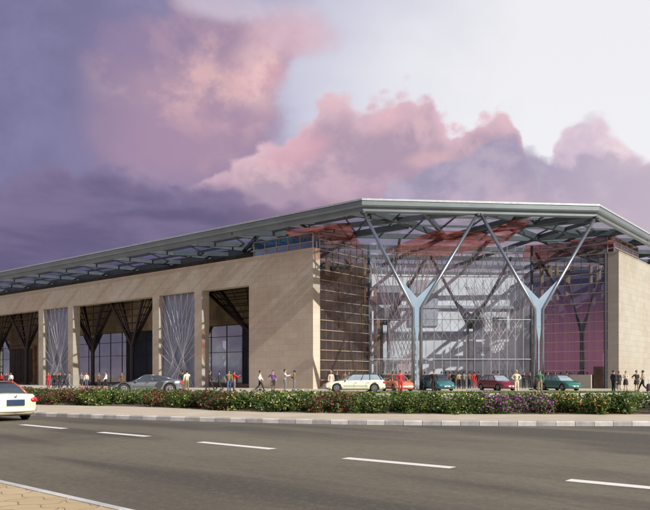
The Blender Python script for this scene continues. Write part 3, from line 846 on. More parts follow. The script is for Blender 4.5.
for i in range(6): mb.obox(W(1.2 + i * .62, 1.9, WT + .12), LD * .16, RD * .16, (0, 0, 1.62))
mb.obox(W(.6, 2.6, WT + .1), LD * 8.3, RD * .2, (0, 0, 1.6))
obj('gallery_partition', mb, plain('pale_blue_partition', (0.30, 0.44, 0.62), .6), BLD)
# same on the right wing
window(V, 0.4, 9.0, WT + .1, RB - .02, 0.6, 4, [WT + .15, 15.1, 15.7, RB - .06], M_glassS, M_bar)
mb = MB(); mb.obox(V(9.1, 4.0, WT - .5), RD * 50, LD * .3, (0, 0, RB - WT + .45)); obj('clerestory', mb, M_slate, BLD)
mb = MB(); mb.obox(V(9, 1.13, WT - .6), RD * (RW - 10), LD * 3.4, (0, 0, .15)); obj('flat_roof', mb, M_deck, BLD)
mb = MB(); mb.obox(V(9.0, .62, WT + .1), RD * .12, LD * 3.4, (0, 0, RB - WT - .12)); obj('box_side', mb, M_steel, BLD)
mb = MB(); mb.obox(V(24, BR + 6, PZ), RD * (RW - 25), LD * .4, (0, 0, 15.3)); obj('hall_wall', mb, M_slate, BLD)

# glass walls of the entrance: left return, front, right return
G0 = W(0.02, 1.16, 0); G1 = G0 + RD * 8.4
H0 = V(0.02, 1.16, 0); H1 = H0 + LD * 8.2
def lin_frame(a, b_):
    d_ = (b_ - a).normalized(); n_ = Vector((-d_.y, d_.x, 0))
    return (lambda t_, r, z: a + d_ * t_ + n_ * r + Vector((0, 0, z))), (b_ - a).length
def glazed(a, b_, z1, barz, nv, gm, bm, bw, label):
    F, Ln = lin_frame(a, b_)
    fr = MB(); d_ = F(1, 0, 0) - F(0, 0, 0); n_ = F(0, 1, 0) - F(0, 0, 0)
    for i in range(nv + 1):
        x = Ln * i / nv; fr.obox(F(x - .018, .06, PZ), d_ * .036, n_ * .10, (0, 0, z1 - PZ))
    for z in barz: fr.obox(F(0, -.07, z - bw / 2), d_ * Ln, n_ * .11, (0, 0, bw))
    f = obj('glass_wall', fr, bm, BLD); f['label'] = label
    pn = MB(); pn.add([F(0, .05, PZ), F(Ln, .05, PZ), F(Ln, .05, z1), F(0, .05, z1)], [(0, 1, 2, 3)])
    obj('glass', pn, gm, f)
bars = [PZ + .9 + i * 1.02 for i in range(15)]
glazed(G0, G1, RB - .05, bars, 8, M_glassS, M_bar, .07, 'glazed return with pale horizontal bars left of the entrance')
M_fin = plain('pale_fin', (0.55, 0.57, 0.60), .4, .2)
glazed(G1, H1, RB - .05, [PZ + 3.2, 8.0], 20, M_glassF, M_fin, .06, 'clear glazed entrance front')
glazed(H1, H0, RB - .05, bars, 9, M_glassP, M_bar, .06, 'glazed return right of the entrance reflecting pink sky')
# steel corner posts
for c0 in (G1, H1):
    mb = MB(); mb.tube([c0 + Vector((0, 0, PZ)), c0 + Vector((0, 0, RB - .05))], .14, 10); obj('corner_post', mb, M_steel, BLD, True)
mb = MB(); mb.obox(H0 - Vector((.26, .02, 0)) + Vector((0, 0, PZ)), (.22, 0, 0), (0, .25, 0), (0, 0, WT - PZ)); obj('corner_post', mb, M_mull, BLD)
# stone base panels and doorway at the right return
F, Ln = lin_frame(H0, H1)
mb = MB(); mb.obox(F(1.45, .35, PZ), (F(1, 0, 0) - F(0, 0, 0)) * 2.7, (F(0, 1, 0) - F(0, 0, 0)) * .3, (0, 0, 1.45)); obj('low_wall', mb, M_stoneR, BLD)
mb = MB(); mb.obox(F(.3, .25, PZ), (F(1, 0, 0) - F(0, 0, 0)) * 1.0, (F(0, 1, 0) - F(0, 0, 0)) * .1, (0, 0, 2.3)); obj('side_door', mb, M_dbrown, BLD)

# atrium interior
def C(x, D_, z):     # a spot inside, at column x of the photograph and distance D_
    return Vector(((x - 325) / 698.0 * D_, D_, z))
bw0 = C(366, 99, 0); bw1 = C(556, 101, 0)
F, Ln = lin_frame(bw0, bw1); fd = (F(1, 0, 0) - F(0, 0, 0)); fn = (F(0, 1, 0) - F(0, 0, 0))
holes = [(Ln * .05, Ln * .18, 9.6, 14.6), (Ln * .56, Ln * .62, 8, 10.2), (Ln * .66, Ln * .74, 8, 10.2), (Ln * .08, Ln * .16, .3, 3.6), (Ln * .40, Ln * .56, PZ - .1, 3.0), (Ln * .66, Ln * .80, PZ - .1, 3.0)]
mb = wall_holes(F, Ln, PZ - .05, RB - .1, .5, holes); obj('atrium_wall', mb, M_inwall, BLD)
mb = MB(); mb.obox(F(0, 3.0, PZ), fd * Ln, fn * .2, (0, 0, RB - .6)); obj('atrium_rear_wall', mb, M_slate, BLD)
M_balc = plain('balcony_front', (0.42, 0.44, 0.48), 0.6, 0, 0.1, 0.5)
for (z, hh) in ((3.9, .45), (7.6, .55), (11.4, .40)):
    mb = MB(); mb.obox(F(0.3, -.5, z), fd * (Ln - .6), fn * .48, (0, 0, hh)); obj('balcony', mb, M_balc, BLD)
mb = MB(); mb.obox(F(Ln * .22, -.34, 8.9), fd * 4.2, fn * .32, (0, 0, 6.5)); obj('vertical_banner', mb, plain('grey_panel', (.42, .44, .47), .7), BLD)
# white panels, the upper one lettered
u0 = Ln * .395
mb = MB(); mb.obox(F(u0, -2.05, 4.62), fd * 10.2, fn * .12, (0, 0, 1.95)); sp_ = obj('sign_panel', mb, M_inpanel, BLD)
mb = MB(); mb.obox(F(u0, -2.05, 2.55), fd * 10.2, fn * .12, (0, 0, 1.2)); obj('sign_panel', mb, M_inpanel, BLD)
def text_mesh(body, size, origin, ux, uy, mat_, parent, depth=.01):
    cu = bpy.data.curves.new('lettering', 'FONT'); cu.body = body; cu.size = size; cu.extrude = depth
    o = bpy.data.objects.new('lettering', cu); COL.objects.link(o)
    dg = bpy.context.evaluated_depsgraph_get(); me = bpy.data.meshes.new_from_object(o.evaluated_get(dg))
    bpy.data.objects.remove(o)
    ux, uy = Vector(ux), Vector(uy); uz = ux.cross(uy)
    mm = MB(); mm.add([Vector(origin) + ux * v.co.x + uy * v.co.y + uz * v.co.z for v in me.vertices], [tuple(p_.vertices) for p_ in me.polygons])
    return obj('lettering', mm, mat_, parent)
text_mesh('W   INDEP', 1.25, F(u0 + .5, -2.08, 4.9), fd, (0, 0, 1), plain('grey_ink', (.22, .22, .26), .6), sp_)

# tall dark interior Y columns
for (x, D_, zf) in ((385, 86, 8.6), (471, 84, 8.0), (577, 84, 8.4)):
    b0 = C(x, D_, PZ); 
    if x == 577: b0 = C(577, 82, PZ)
    tr = MB()
    for sg in (-1, 1):
        o_ = CD * .42 * sg
        tp = b0 + CD * (5.0 if sg > 0 else -5.0); tp.z = RB - .2
        tr.tube([b0 + o_, Vector((b0.x, b0.y, zf)) + o_, tp], [.2, .2, .17], 8)
    tr.prism([Vector((b0.x, b0.y, zf - .6)) - CD * .4, Vector((b0.x, b0.y, zf - .6)) + CD * .4, Vector((b0.x, b0.y, zf + 2.6)) + CD * 1.75, Vector((b0.x, b0.y, zf + 1.2)), Vector((b0.x, b0.y, zf + 2.6)) - CD * 1.75], CM * .08)
    o_ = obj('inner_column', tr, M_treecol, BLD, True)

# hyperboloid rod towers and net in the atrium
def hyper(c0, r0, r1, z0, z1, n_, tw, rad):
    mb = MB()
    for sg in (1, -1):
        for k in range(n_):
            a = 2 * math.pi * k / n_; b2 = a + sg * R(tw)
            mb.tube([Vector((c0.x + r0 * math.cos(a), c0.y + r0 * math.sin(a), z0)), Vector((c0.x + r1 * math.cos(b2), c0.y + r1 * math.sin(b2), z1))], rad, 4)
    return mb
obj('rod_tower', hyper(C(402, 83.5, 0), 2.7, 3.9, PZ, 15.6, 22, 120, .03), M_rod, BLD)
obj('rod_tower', hyper(C(503, 84, 0), 3.1, 4.6, PZ, 12.8, 26, 130, .03), M_rod, BLD)
F2, L2 = lin_frame(G1 + CM * 1.0 + CD * 1.2, H1 + CM * 1.0 - CD * .6)
mb = MB(); zt0, zt1 = 12.9, 15.6; nb = 13
for i in range(nb):
    x0, x1, xm = L2 * i / nb, L2 * (i + 1) / nb, L2 * (i + .5) / nb
    mb.tube([F2(x0, 0, zt0), F2(xm, 0, zt1)], .045, 5); mb.tube([F2(xm, 0, zt1), F2(x1, 0, zt0)], .045, 5)
mb.tube([F2(0, 0, zt0), F2(L2, 0, zt0)], .06, 6); mb.tube([F2(0, 0, zt1), F2(L2, 0, zt1)], .06, 6)
obj('zigzag_truss', mb, M_bar, BLD)
mb = MB(); zb = 5.8
nn_ = 13; x0, x1 = L2 * .22, L2 * .98
for i in range(-6, nn_ + 7):
    for sg in (1, -1):
        # diagonal of the net clipped to its rectangle
        xa = x0 + (x1 - x0) * i / nn_; xb = xa + sg * (zt0 - zb) * .62
        ta, tb = 0.0, 1.0
        for lim, sgn2 in ((x0, 1), (x1, -1)):
            da, db = (xa - lim) * sgn2, (xb - lim) * sgn2
            if da < 0 and db < 0: ta = 2; break
            if da < 0: ta = max(ta, da / (da - db))
            if db < 0: tb = min(tb, da / (da - db))
        if ta < tb:
            P = lambda k: F2(xa + (xb - xa) * k, .05 * sg, zt0 + (zb - zt0) * k)
            mb.tube([P(ta), P(tb)], .020, 4)
obj('rod_net', mb, M_rod, BLD)

# timber fins and shelves seen through the left return, and behind the right one
mb = MB(); random.seed(21)
for i in range(22):
    px = 312 + i * 3.1 + random.uniform(-1, 1); D_ = random.uniform(84, 92)
    c0 = C(px, D_, PZ); w_ = random.uniform(.15, .5); mb.box((c0.x, c0.y, PZ), (c0.x + w_, c0.y + .4, random.choice([9.5, 13.0, RB - .3, RB - .3])))
obj('timber_fins', mb, M_brown, BLD)
mb = MB(); c0 = C(300, 95, 0); mb.box((c0.x, 95, PZ), (C(371, 95, 0).x, 95.4, RB - .3)); obj('timber_wall', mb, M_dbrown, BLD)
mb = MB()
for z in (4.3, 8.3, 12.3): mb.box((c0.x, 88, z), (C(370, 92, 0).x, 94.9, z + .5))
obj('gallery', mb, M_slate, BLD)
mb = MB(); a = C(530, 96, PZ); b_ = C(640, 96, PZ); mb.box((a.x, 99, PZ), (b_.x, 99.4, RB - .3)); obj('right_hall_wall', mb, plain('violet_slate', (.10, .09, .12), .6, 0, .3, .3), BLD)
mb = MB()
for i, px in enumerate((541, 548, 556, 566, 590, 597)):
    c0 = C(px, 90, PZ); mb.box((c0.x, 90, PZ), (c0.x + .35 + .2 * (i % 2), 90.5, RB - .3))
obj('pale_piers', mb, plain('ochre_pier', (.50, .38, .20), .7, 0, .2, .6), BLD)

# the two outer Y columns
def y_column(sc, sl, sr):
    root = empty('y_column', (0, 0, 0)); root.parent = BLD
    base = Q(sc, .35, PZ); root.location = base - BLD.location
    zf = 7.8
    for sg, st_ in ((-1, sl), (1, sr)):
        tb = MB(); o_ = CD * .36 * sg
        P = [Q(sc, .35, PZ) + o_, Q(sc, .35, zf - .5) + o_, Q(sc, .35, zf) + o_ * 1.04, Q(sc, .35, zf + .45) + o_ * 1.75, Q(st_, .35, RB + .1)]
        tb.tube(P, [.15, .15, .155, .16, .15], 14)
        obj('tube', tb, M_tube, root, True)
    wb = MB()
    d_ = .03
    def pt(sx, z): return Q(sx, .35 - d_, z)
    kl = (sc - .36 - sl) / (RB - zf); 
    def armx(sg, z):
        s1 = sl if sg < 0 else sr
        return (sc + .36 * sg) + (s1 - (sc + .36 * sg)) * (z - zf) / (RB - zf)
    wb.prism([pt(sc - .22, 6.2), pt(sc + .22, 6.2), pt(sc + .34, zf), pt(armx(1, 10.9) , 10.9), pt(sc, 8.75), pt(armx(-1, 10.9), 10.9), pt(sc - .34, zf)], CM * .06)
    wb.prism([pt(sc - .05, PZ), pt(sc + .05, PZ), pt(sc + .05, 4.8), pt(sc + .22, 6.18), pt(sc - .22, 6.18), pt(sc - .05, 4.8)], CM * .05)
    obj('web_plate', wb, M_gusset, root)
    bp = MB(); bp.obox(Q(sc - .75, -.1, PZ), CD * 1.5, CM * .9, (0, 0, .12)); obj('base_plate', bp, M_steel, root)
    for st_ in (sl, sr):
        cp = MB(); cp.ball(Q(st_, .35, RB - .02), .26, .26, .2, 10, 6); obj('top_joint', cp, M_dsteel, root, True)
y_column(5.05, 0.15, 10.65)
y_column(16.4, 10.95, 21.85)

# roof ------------------------------------------------------------
ROOF = empty('roof', (0, 0, 0)); ROOF.parent = BLD; ROOF.location = Vector((14, 74, RB)) - BLD.location
LE, RE = 112.0, 70.0
P_l = Q0 + LD * LE; P_c0 = Q0.copy(); P_c1 = Q0 + CD * CH; P_r = P_c1 + RD * RE
edge = [P_l, P_c0, P_c1, P_r]
def inward(i):   # mitred inward offset vector at each edge vertex
    nl, nc, nr = RD, CM, LD
    if i == 0: return nl
    if i == 3: return nr
    a, b2 = (nl, nc) if i == 1 else (nc, nr)
    m_ = (a + b2).normalized(); return m_ / m_.dot(a)
prof = [(0.55, 0.0), (0.30, .12), (0.30, .42), (0.10, .48), (0.0, .60), (0.0, .96), (0.10, 1.10), (0.55, 1.12)]
mb = MB(); vs = []
for i, e in enumerate(edge):
    for (x, z) in prof: vs.append(e + inward(i) * x + Vector((0, 0, RB + z)))
m_ = len(prof); fs = []
for i in range(3):
    for j in range(m_): fs.append((i * m_ + j, (i + 1) * m_ + j, (i + 1) * m_ + (j + 1) % m_, i * m_ + (j + 1) % m_))
mb.add(vs, fs); obj('fascia', mb, M_fascia, ROOF)
# dark capping strip along the top edge
mb = MB(); vs = []; pr2 = [(-.05, 1.0), (-.05, 1.17), (.25, 1.17), (.25, 1.125)]
for i, e in enumerate(edge):
    for (x, z) in pr2: vs.append(e + inward(i) * x + Vector((0, 0, RB + z)))
fs = [(i * 4 + j, (i + 1) * 4 + j, (i + 1) * 4 + (j + 1) % 4, i * 4 + (j + 1) % 4) for i in range(3) for j in range(4)]
mb.add(vs, fs); obj('capping', mb, plain('pale_capping', (0.45, 0.50, 0.50), .4, .3), ROOF)
# glazing sheet
zg = RB + .80
mb = MB(); BW = 9.0
o_ = [e + inward(i) * .5 for i, e in enumerate(edge)]; i_ = [e + inward(i) * BW for i, e in enumerate(edge)]
cen = [Q(0, 42, 0), Q(CH, 42, 0)]
mb.add([v + Vector((0, 0, zg)) for v in o_ + i_], [(0, 1, 5, 4), (1, 2, 6, 5), (2, 3, 7, 6)])
ia, ib = i_[1], i_[2]
la = ia + LD * 20; rb_ = ib + RD * 34
mb.add([v + Vector((0, 0, zg)) for v in (la, ia, ib, rb_, cen[1], cen[0])], [(0, 1, 2, 3, 4, 5)])
obj('roof_glass', mb, M_glassR, ROOF)
# opaque decks behind the glazed band of each wing
mb = MB()
mb.prism([la + Vector((0, 0, zg - .2)), P_l + RD * BW + Vector((0, 0, zg - .2)), P_l + RD * 46 + Vector((0, 0, zg - .2)), Q0 + LD * 20 + RD * 46 + Vector((0, 0, zg - .2))], (0, 0, .35))
obj('roof_deck', mb, M_deck, ROOF)
mb = MB()
mb.prism([rb_ + Vector((0, 0, zg - .2)), P_c1 + RD * 34 + LD * 40 + Vector((0, 0, zg - .2)), P_r + LD * 40 + Vector((0, 0, zg - .2)), P_r + LD * BW + Vector((0, 0, zg - .2))], (0, 0, .35))
obj('roof_deck', mb, M_deck, ROOF)
# beams: each a mesh of its own
zb_ = RB + .38
def rbeam(p_, q_, w=.30, h=.46, mat_=None, name='beam', dz=0.0):
    mb = MB(); a = Vector((p_.x, p_.y, zb_ + dz)); b2 = Vector((q_.x, q_.y, zb_ + dz)); mb.beam(a, b2, w, h); obj(name, mb, mat_ or M_steel, ROOF)
rbeam(Q(5.6, .5, 0), Q(11, 12.4, 0)); rbeam(Q(16.2, .5, 0), Q(11, 12.4, 0), dz=-.004)
rbeam(Q(10.8, .5, 0), Q(-2.5, 9.0, 0), .4, .46, dz=.006); rbeam(Q(10.8, .5, 0), Q(24.5, 9.0, 0), .4, .46, dz=-.008)
rbeam(Q(.3, .5, 0), Q(11, 12.4, 0), .3, .5, dz=.012); rbeam(Q(21.7, .5, 0), Q(11, 12.4, 0), .3, .5, dz=-.014)
for k in range(5):
    rbeam(Q(-12 - k * 4, 12.4 + k * 6.5, 0), Q(34 + k * 4, 12.4 + k * 6.5, 0), .3, .5, dz=.02 + .004 * k)
for k in range(9):
    rbeam(Q(-9 + k * 5, 12.4, 0), Q(-9 + k * 5 + (4.5 if k % 2 else -4.5), 38.4, 0), .24, .42, dz=.05 + .003 * k)
rbeam(Q(-4, 4.2, 0), Q(26, 4.2, 0), .14, .2, dz=.28, name='purlin'); rbeam(Q(-7, 8.2, 0), Q(29, 8.2, 0), .14, .2, dz=.28, name='purlin')
for k in range(8): rbeam(Q(1.3 + k * 2.8, .5, 0), Q(1.3 + k * 2.8, 12.2, 0), .10, .16, dz=.30 + .003 * k, name='purlin')
for k in range(15):
    t_ = 2.5 + k * 7.6
    if t_ < LE - 1:
        rbeam(Q0 + LD * t_ + RD * .5, Q0 + LD * (t_ - 2.6) + RD * BW, .34, .42, M_dsteel)
        rbeam(Q0 + LD * (t_ + .3) + RD * .5, Q0 + LD * (t_ + 5.0) + RD * BW, .12, .16, M_dsteel, dz=.16)
for d_ in (3.3, 6.2): rbeam(Q0 + LD * .5 + RD * d_, P_l + RD * d_, .16, .24, dz=.25, name='purlin')
rbeam(Q0 + LD * 1 + RD * BW, P_l + RD * BW, .4, .6, dz=.01)
for k in range(9):
    t_ = 2.5 + k * 7.6
    rbeam(P_c1 + RD * t_ + LD * .5, P_c1 + RD * (t_ - 2.6) + LD * BW, .36, .6)
    rbeam(P_c1 + RD * (t_ + .3) + LD * .5, P_c1 + RD * (t_ + 5.0) + LD * BW, .2, .36, dz=.08)
for d_ in (3.3, 6.2): rbeam(P_c1 + RD * .5 + LD * d_, P_r + LD * d_, .16, .24, dz=.25, name='purlin')
rbeam(P_c1 + RD * 1 + LD * BW, P_r + LD * BW, .4, .6, dz=.01)
# red tinted roof panels
def redp(pts):
    mb = MB(); mb.prism([Q(a, b2, RB - .02) for a, b2 in pts], (0, 0, .03)); obj('red_roof_panel', mb, M_red, ROOF)
redp([(8.5, 7.2), (13.2, 7.6), (17.5, 12.2), (13, 23), (5, 20)])
redp([(14.5, 2.2), (16.4, 2.0), (17.6, 12.0), (13.7, 7.2)])
redp([(-6.5, 8.6), (-.5, 4.5), (.5, 9.5), (2.5, 16.5), (-5, 16)])
redp([(20.5, 14), (27, 11), (29, 17), (24, 24)])
mb = MB(); mb.prism([P_c1 + RD * 10 + LD * 1.8 + Vector((0, 0, RB - .02)), P_c1 + RD * 17 + LD * 1.8 + Vector((0, 0, RB - .02)), P_c1 + RD * 17 + LD * 6 + Vector((0, 0, RB - .02)), P_c1 + RD * 9 + LD * 6 + Vector((0, 0, RB - .02))], (0, 0, .03)); obj('red_roof_panel', mb, M_red, ROOF)
# closing walls at the back so the halls are real rooms
mb = MB(); mb.obox(W(1.0, 44, PZ), LD * (LW - 1), RD * .5, (0, 0, RB)); obj('rear_wall', mb, M_stoneL, BLD)
mb = MB(); mb.obox(W(LW - .6, 1.12, PZ), LD * .55, RD * 42.8, (0, 0, RB)); obj('end_wall', mb, M_stoneL, BLD)

# ------------------------------------------------------------------ cars
def interp(tab, x):
    for (a, fa), (b2, fb) in zip(tab, tab[1:]):
        if a <= x <= b2:
            u = (x - a) / (b2 - a) if b2 > a else 0; u = u * u * (3 - 2 * u) * .5 + u * .5
            return fa + (fb - fa) * u
    return tab[-1][1] if x > tab[-1][0] else tab[0][1]
def paint(name, colr, metal=0.0):
    return plain(name, colr, 0.28, metal, 0.04, 2.0, coat=0.7)
def car(label, cat, loc, heading, Ln, Wd, H, top, gh, col_m, roof_m=None, glass_m=None, wheels=(.80, -.78), wr=.31, plate=M_platew, group=None, lower_m=None, fastback=False):
    """x forward. top: body upper line (x fraction -> z); gh: greenhouse (xA_base, xA_top, xC_top, xC_base) in metres"""
    root = empty('parked_car' if group else 'sedan', loc, heading); tag(root, label, cat, group)
    glass_m = glass_m or M_carglass
    hl, hw = Ln / 2, Wd / 2; zc = .17
    mb = MB(); N_ = 34; ring = 16
    vs = []
    for i in range(N_ + 1):
        x = -hl + Ln * i / N_
        ef = abs(x) / hl
        wsc = hw * (1 - .16 * max(0, (ef - .72) / .28) ** 2.2)
        zt = interp(top, x); zb0 = zc + .10 * max(0, (ef - .85) / .15)
        zt_e = zt
        prof_ = [(0, zb0), (.80, zb0), (.95, zb0 + .06), (1.0, zb0 + .20), (1.0, zb0 + .36), (.985, zb0 + .50 if zb0 + .5 < zt - .08 else zt - .08), (.955, zt - .05), (.88, zt - .005), (0, zt + .02)]
        for (y, z) in prof_: vs.append(Vector((x, wsc * y, z)))
        for (y, z) in reversed(prof_[1:-1]): vs.append(Vector((x, -wsc * y, z)))
    R_ = ring
    fs = []
    for i in range(N_):
        for k in range(R_):
            fs.append((i * R_ + k, i * R_ + (k + 1) % R_, (i + 1) * R_ + (k + 1) % R_, (i + 1) * R_ + k))
    fs.append(tuple(range(R_))); fs.append(tuple(reversed(range(N_ * R_, (N_ + 1) * R_))))
    mb.add(vs, fs)
    body = obj('body', mb, [col_m, M_trim], root, True, local=True)
    bmm = bmesh.new(); bmm.from_mesh(body.data); bmesh.ops.recalc_face_normals(bmm, faces=bmm.faces); bmm.to_mesh(body.data); bmm.free()
    cut = MB()
    for wx in wheels:
        for sg in (-1, 1):
            cut.tube([(wx * hl * .78 if abs(wx) < 1 else wx, sg * (hw - .24), wr), (wx * hl * .78 if abs(wx) < 1 else wx, sg * (hw + .1), wr)], wr + .055, 24, mi=1)
    co = obj('cutter', cut, [col_m, M_trim], None)
    bmm = bmesh.new(); bmm.from_mesh(co.data); bmesh.ops.recalc_face_normals(bmm, faces=bmm.faces); bmm.to_mesh(co.data); bmm.free()
    md = body.modifiers.new('b', 'BOOLEAN'); md.operation = 'DIFFERENCE'; md.object = co; md.solver = 'EXACT'
    co.parent = None; co.matrix_world = Matrix.Identity(4)
    sv = root.location.copy(), root.rotation_euler.copy()
    root.location = (0, 0, 0); root.rotation_euler = (0, 0, 0)
    bpy.context.view_layer.update()
    dg = bpy.context.evaluated_depsgraph_get()
    me = bpy.data.meshes.new_from_object(body.evaluated_get(dg)); body.modifiers.clear(); body.data = me
    root.location, root.rotation_euler = sv
    bpy.data.objects.remove(co)
    # greenhouse
    xa, xat, xct, xc = gh; zbA = interp(top, xa) - .01; zbC = interp(top, xc) - .01
    gw, rw_ = hw * .90, hw * .68; zr_ = H - .045
    def gp(x, y, z): return Vector((x, y, z))
    Bs = [gp(xa, gw * .86, zbA), gp(xa - (xa - xc) * .12, gw, zbA), gp(xc + (xa - xc) * .1, gw, zbC), gp(xc, gw * .86, zbC)]
    Ts = [gp(xat, rw_ * .84, zr_ - .03), gp(xat - (xat - xct) * .10, rw_, zr_), gp(xct + (xat - xct) * .1, rw_, zr_), gp(xct, rw_ * .84, zr_ - .03)]
    def mir(v): return Vector((v.x, -v.y, v.z))
    Br = Bs + [mir(v) for v in reversed(Bs)]; Tr = Ts + [mir(v) for v in reversed(Ts)]
    mid = [b2.lerp(t2, .5) + Vector((0, (.03 if b2.y > 0 else -.03), .0)) + Vector(((.05 if b2.x > (xa + xc) / 2 else -.05), 0, 0)) * (1 if abs(b2.y) < gw * .9 else 0) for b2, t2 in zip(Br, Tr)]
    gm = MB(); gm.add(Br + mid + Tr, [(i, (i + 1) % 8, 8 + (i + 1) % 8, 8 + i) for i in range(8)] + [(8 + i, 8 + (i + 1) % 8, 16 + (i + 1) % 8, 16 + i) for i in range(8)])
    obj('windows', gm, glass_m, root, False, local=True)
    # roof skin
    rm = MB(); NX, NY = 8, 8; vs = []
    for i in range(NX + 1):
        for j in range(NY + 1):
            u = i / NX; v = j / NY * 2 - 1
            x = xat + .04 + (xct - xat - .08) * u; ww = (rw_ + .02) * (1 - .10 * abs(2 * u - 1) ** 4)
            zz = zr_ - .02 + .055 * (1 - v * v) * (1 - .4 * (2 * u - 1) ** 2) + .02 - .035 * abs(2 * u - 1) ** 3
            vs.append(Vector((x, ww * v, zz)))
    fs = [(i * (NY + 1) + j, i * (NY + 1) + j + 1, (i + 1) * (NY + 1) + j + 1, (i + 1) * (NY + 1) + j) for i in range(NX) for j in range(NY)]
    rm.add(vs, fs)
    obj('roof', rm, roof_m or col_m, root, True, local=True)
    # pillars
    for sg in (1, -1):
        pm = MB()
        for i, th in ((0, .035), (3, .045)):
            b2, m2, t2 = [Vector((q_.x, q_.y * sg, q_.z)) for q_ in (Bs[i].lerp(Bs[1 if i == 0 else 2], .45), mid[i].lerp(mid[1 if i == 0 else 2], .45), Ts[i].lerp(Ts[1 if i == 0 else 2], .45))]
            pm.tube([b2, m2, t2], [th * 1.3, th * 1.1, th], 6)
        for f_ in ((.47,) if fastback else (.42, .70)):
            xb = Bs[1].lerp(Bs[2], f_); xm = mid[1].lerp(mid[2], f_); xt = Ts[1].lerp(Ts[2], f_)
            pm.tube([Vector((q_.x, q_.y * sg, q_.z)) for q_ in (xb, xm, xt)], .03, 6)
        pm.tube([Vector((q_.x, q_.y * sg, q_.z + .01)) for q_ in (Ts[0], Ts[1], Ts[2], Ts[3])], .028, 6)
        obj('window_frame', pm, roof_m or col_m, root, True, local=True)
    # wheels
    for wx in wheels:
        X = wx * hl * .78 if abs(wx) < 1 else wx
        for sg in (-1, 1):
            y0, y1 = sg * (hw - .21), sg * (hw - .012)
            ty = MB(); ty.tube([(X, y0, wr), (X, y0 + (y1 - y0) * .1, wr), (X, y1 - (y1 - y0) * .12, wr), (X, y1, wr)], [wr * .92, wr, wr, wr * .9], 22)
            wo = obj('wheel', ty, M_tyre, root, False, local=True)
            rm_ = MB(); y2 = y1 + sg * .006
            rm_.tube([(X, y1 - sg * .03, wr), (X, y2, wr)], [wr * .66, wr * .64], 20)
            obj('rim', rm_, M_rim, wo, False, local=True)
            sp = MB()
            for k in range(5):
                a = 2 * math.pi * k / 5 + .3
                sp.beam((X + .05 * math.cos(a), y2 + sg * .004, wr + .05 * math.sin(a)), (X + wr * .56 * math.cos(a), y2 + sg * .004, wr + wr * .56 * math.sin(a)), .02, wr * .13, up=Vector((0, 1, 0)))
            for k in range(5):
                a = 2 * math.pi * (k + .5) / 5 + .3
                sp.ball((X + wr * .42 * math.cos(a), y2, wr + wr * .42 * math.sin(a)), wr * .14, .008, wr * .14, 8, 4)
            obj('rim_slots', sp, M_trim, wo, False, local=True)
    # lamps, plates, bumpers, mirrors, door lines
    zf_, zr2 = interp(top, hl * .97), interp(top, -hl * .97)
    for sg in (1, -1):
        hm = MB(); hm.ball((hl - .10, sg * hw * .66, zf_ - .13), .11, hw * .19, .075, 10, 6); obj('headlight', hm, M_lampclr, root, True, local=True)
        tm = MB(); tm.ball((-hl + .10, sg * hw * .76, zr2 - .15), .15, hw * .20, .12, 12, 8); obj('tail_light', tm, M_lampred, root, True, local=True)
        mm = MB(); mm.ball((xa - .28, sg * (hw * .98 + .06), zbA + .05), .07, .10, .065, 8, 6); obj('mirror', mm, col_m, root, True, local=True)
        dl = MB()
        for xd in ((.1,) if fastback else (.12, -.85)):
            dl.box((xd - .006, sg * hw * 1.0 - .004, .36), (xd + .006, sg * hw * 1.0 + .004, .74))
        dl.box((wheels[1] * hl * .5, sg * hw - .004, zc + .30), (wheels[0] * hl * .5, sg * hw + .008, zc + .335))
        for xd in ((.0,) if fastback else (-.02, -1.0)):
            dl.box((xd - .10, sg * hw * .985 - .005, .73), (xd + .06, sg * hw * .985 + .02, .755))
        obj('door_trim', dl, M_trim, root, False, local=True)
    for sg, nm in ((1, 'front_bumper'), (-1, 'rear_bumper')):
        bm_ = MB(); pts = [(sg * (hl - .22), -hw * .93, .40), (sg * (hl - .03), -hw * .72, .40), (sg * (hl + .03), 0, .40), (sg * (hl - .03), hw * .72, .40), (sg * (hl - .22), hw * .93, .40)]
        bm_.tube(pts, [.07, .09, .09, .09, .07], 8); obj(nm, bm_, lower_m or col_m, root, True, local=True)
    pl = MB(); pl.box((hl + .085, -.26, .35), (hl + .10, .26, .46)); obj('number_plate', pl, M_platew, root, False, local=True)
    gr = MB(); gr.box((hl - .06, -hw * .34, zf_ - .20), (hl + .005, hw * .34, zf_ - .08)); obj('grille', gr, M_trim, root, False, local=True)
    pl = MB(); pl.box((-hl - .045, -.33, zr2 - .35), (-hl - .01, .33, zr2 - .13)); obj('number_plate', pl, plate, root, False, local=True)
    return root

P_cream = paint('cream_paint', (0.80, 0.75, 0.58)); P_redroof = paint('orange_red_paint', (0.50, 0.09, 0.035))
P_silver = paint('silver_paint', (0.15, 0.165, 0.18), .5); P_white = paint('champagne_paint', (0.72, 0.68, 0.55))
P_orange = paint('orange_paint', (0.60, 0.17, 0.07)); P_teal = paint('teal_paint', (0.02, 0.14, 0.16)); P_maroon = paint('maroon_paint', (0.16, 0.008, 0.03))
P_green = paint('sea_green_paint', (0.015, 0.13, 0.11)); P_black = paint('black_paint', (.02, .02, .022))
def head(v): return math.atan2(v.y, v.x)
sedan_top = [(-2.35, .86), (-2.2, .97), (-1.5, 1.0), (-.6, .95), (.9, .93), (1.2, .90), (2.1, .76), (2.35, .60)]
cream = car('cream sedan with orange red roof and blank dark blue plate on the road', 'car', (0, 0, 0.004), head(LD), 4.7, 1.84, 1.46, sedan_top, (1.15, .45, -1.05, -1.75), P_cream, P_redroof, M_carglass, wheels=(.78, -.80), wr=.33, plate=M_plateblue)
rear_c = Vector((-11.22, 25.3, 0)); cream.location = rear_c + LD * 2.35; cream.location.z = .004
cream.name = 'sedan'
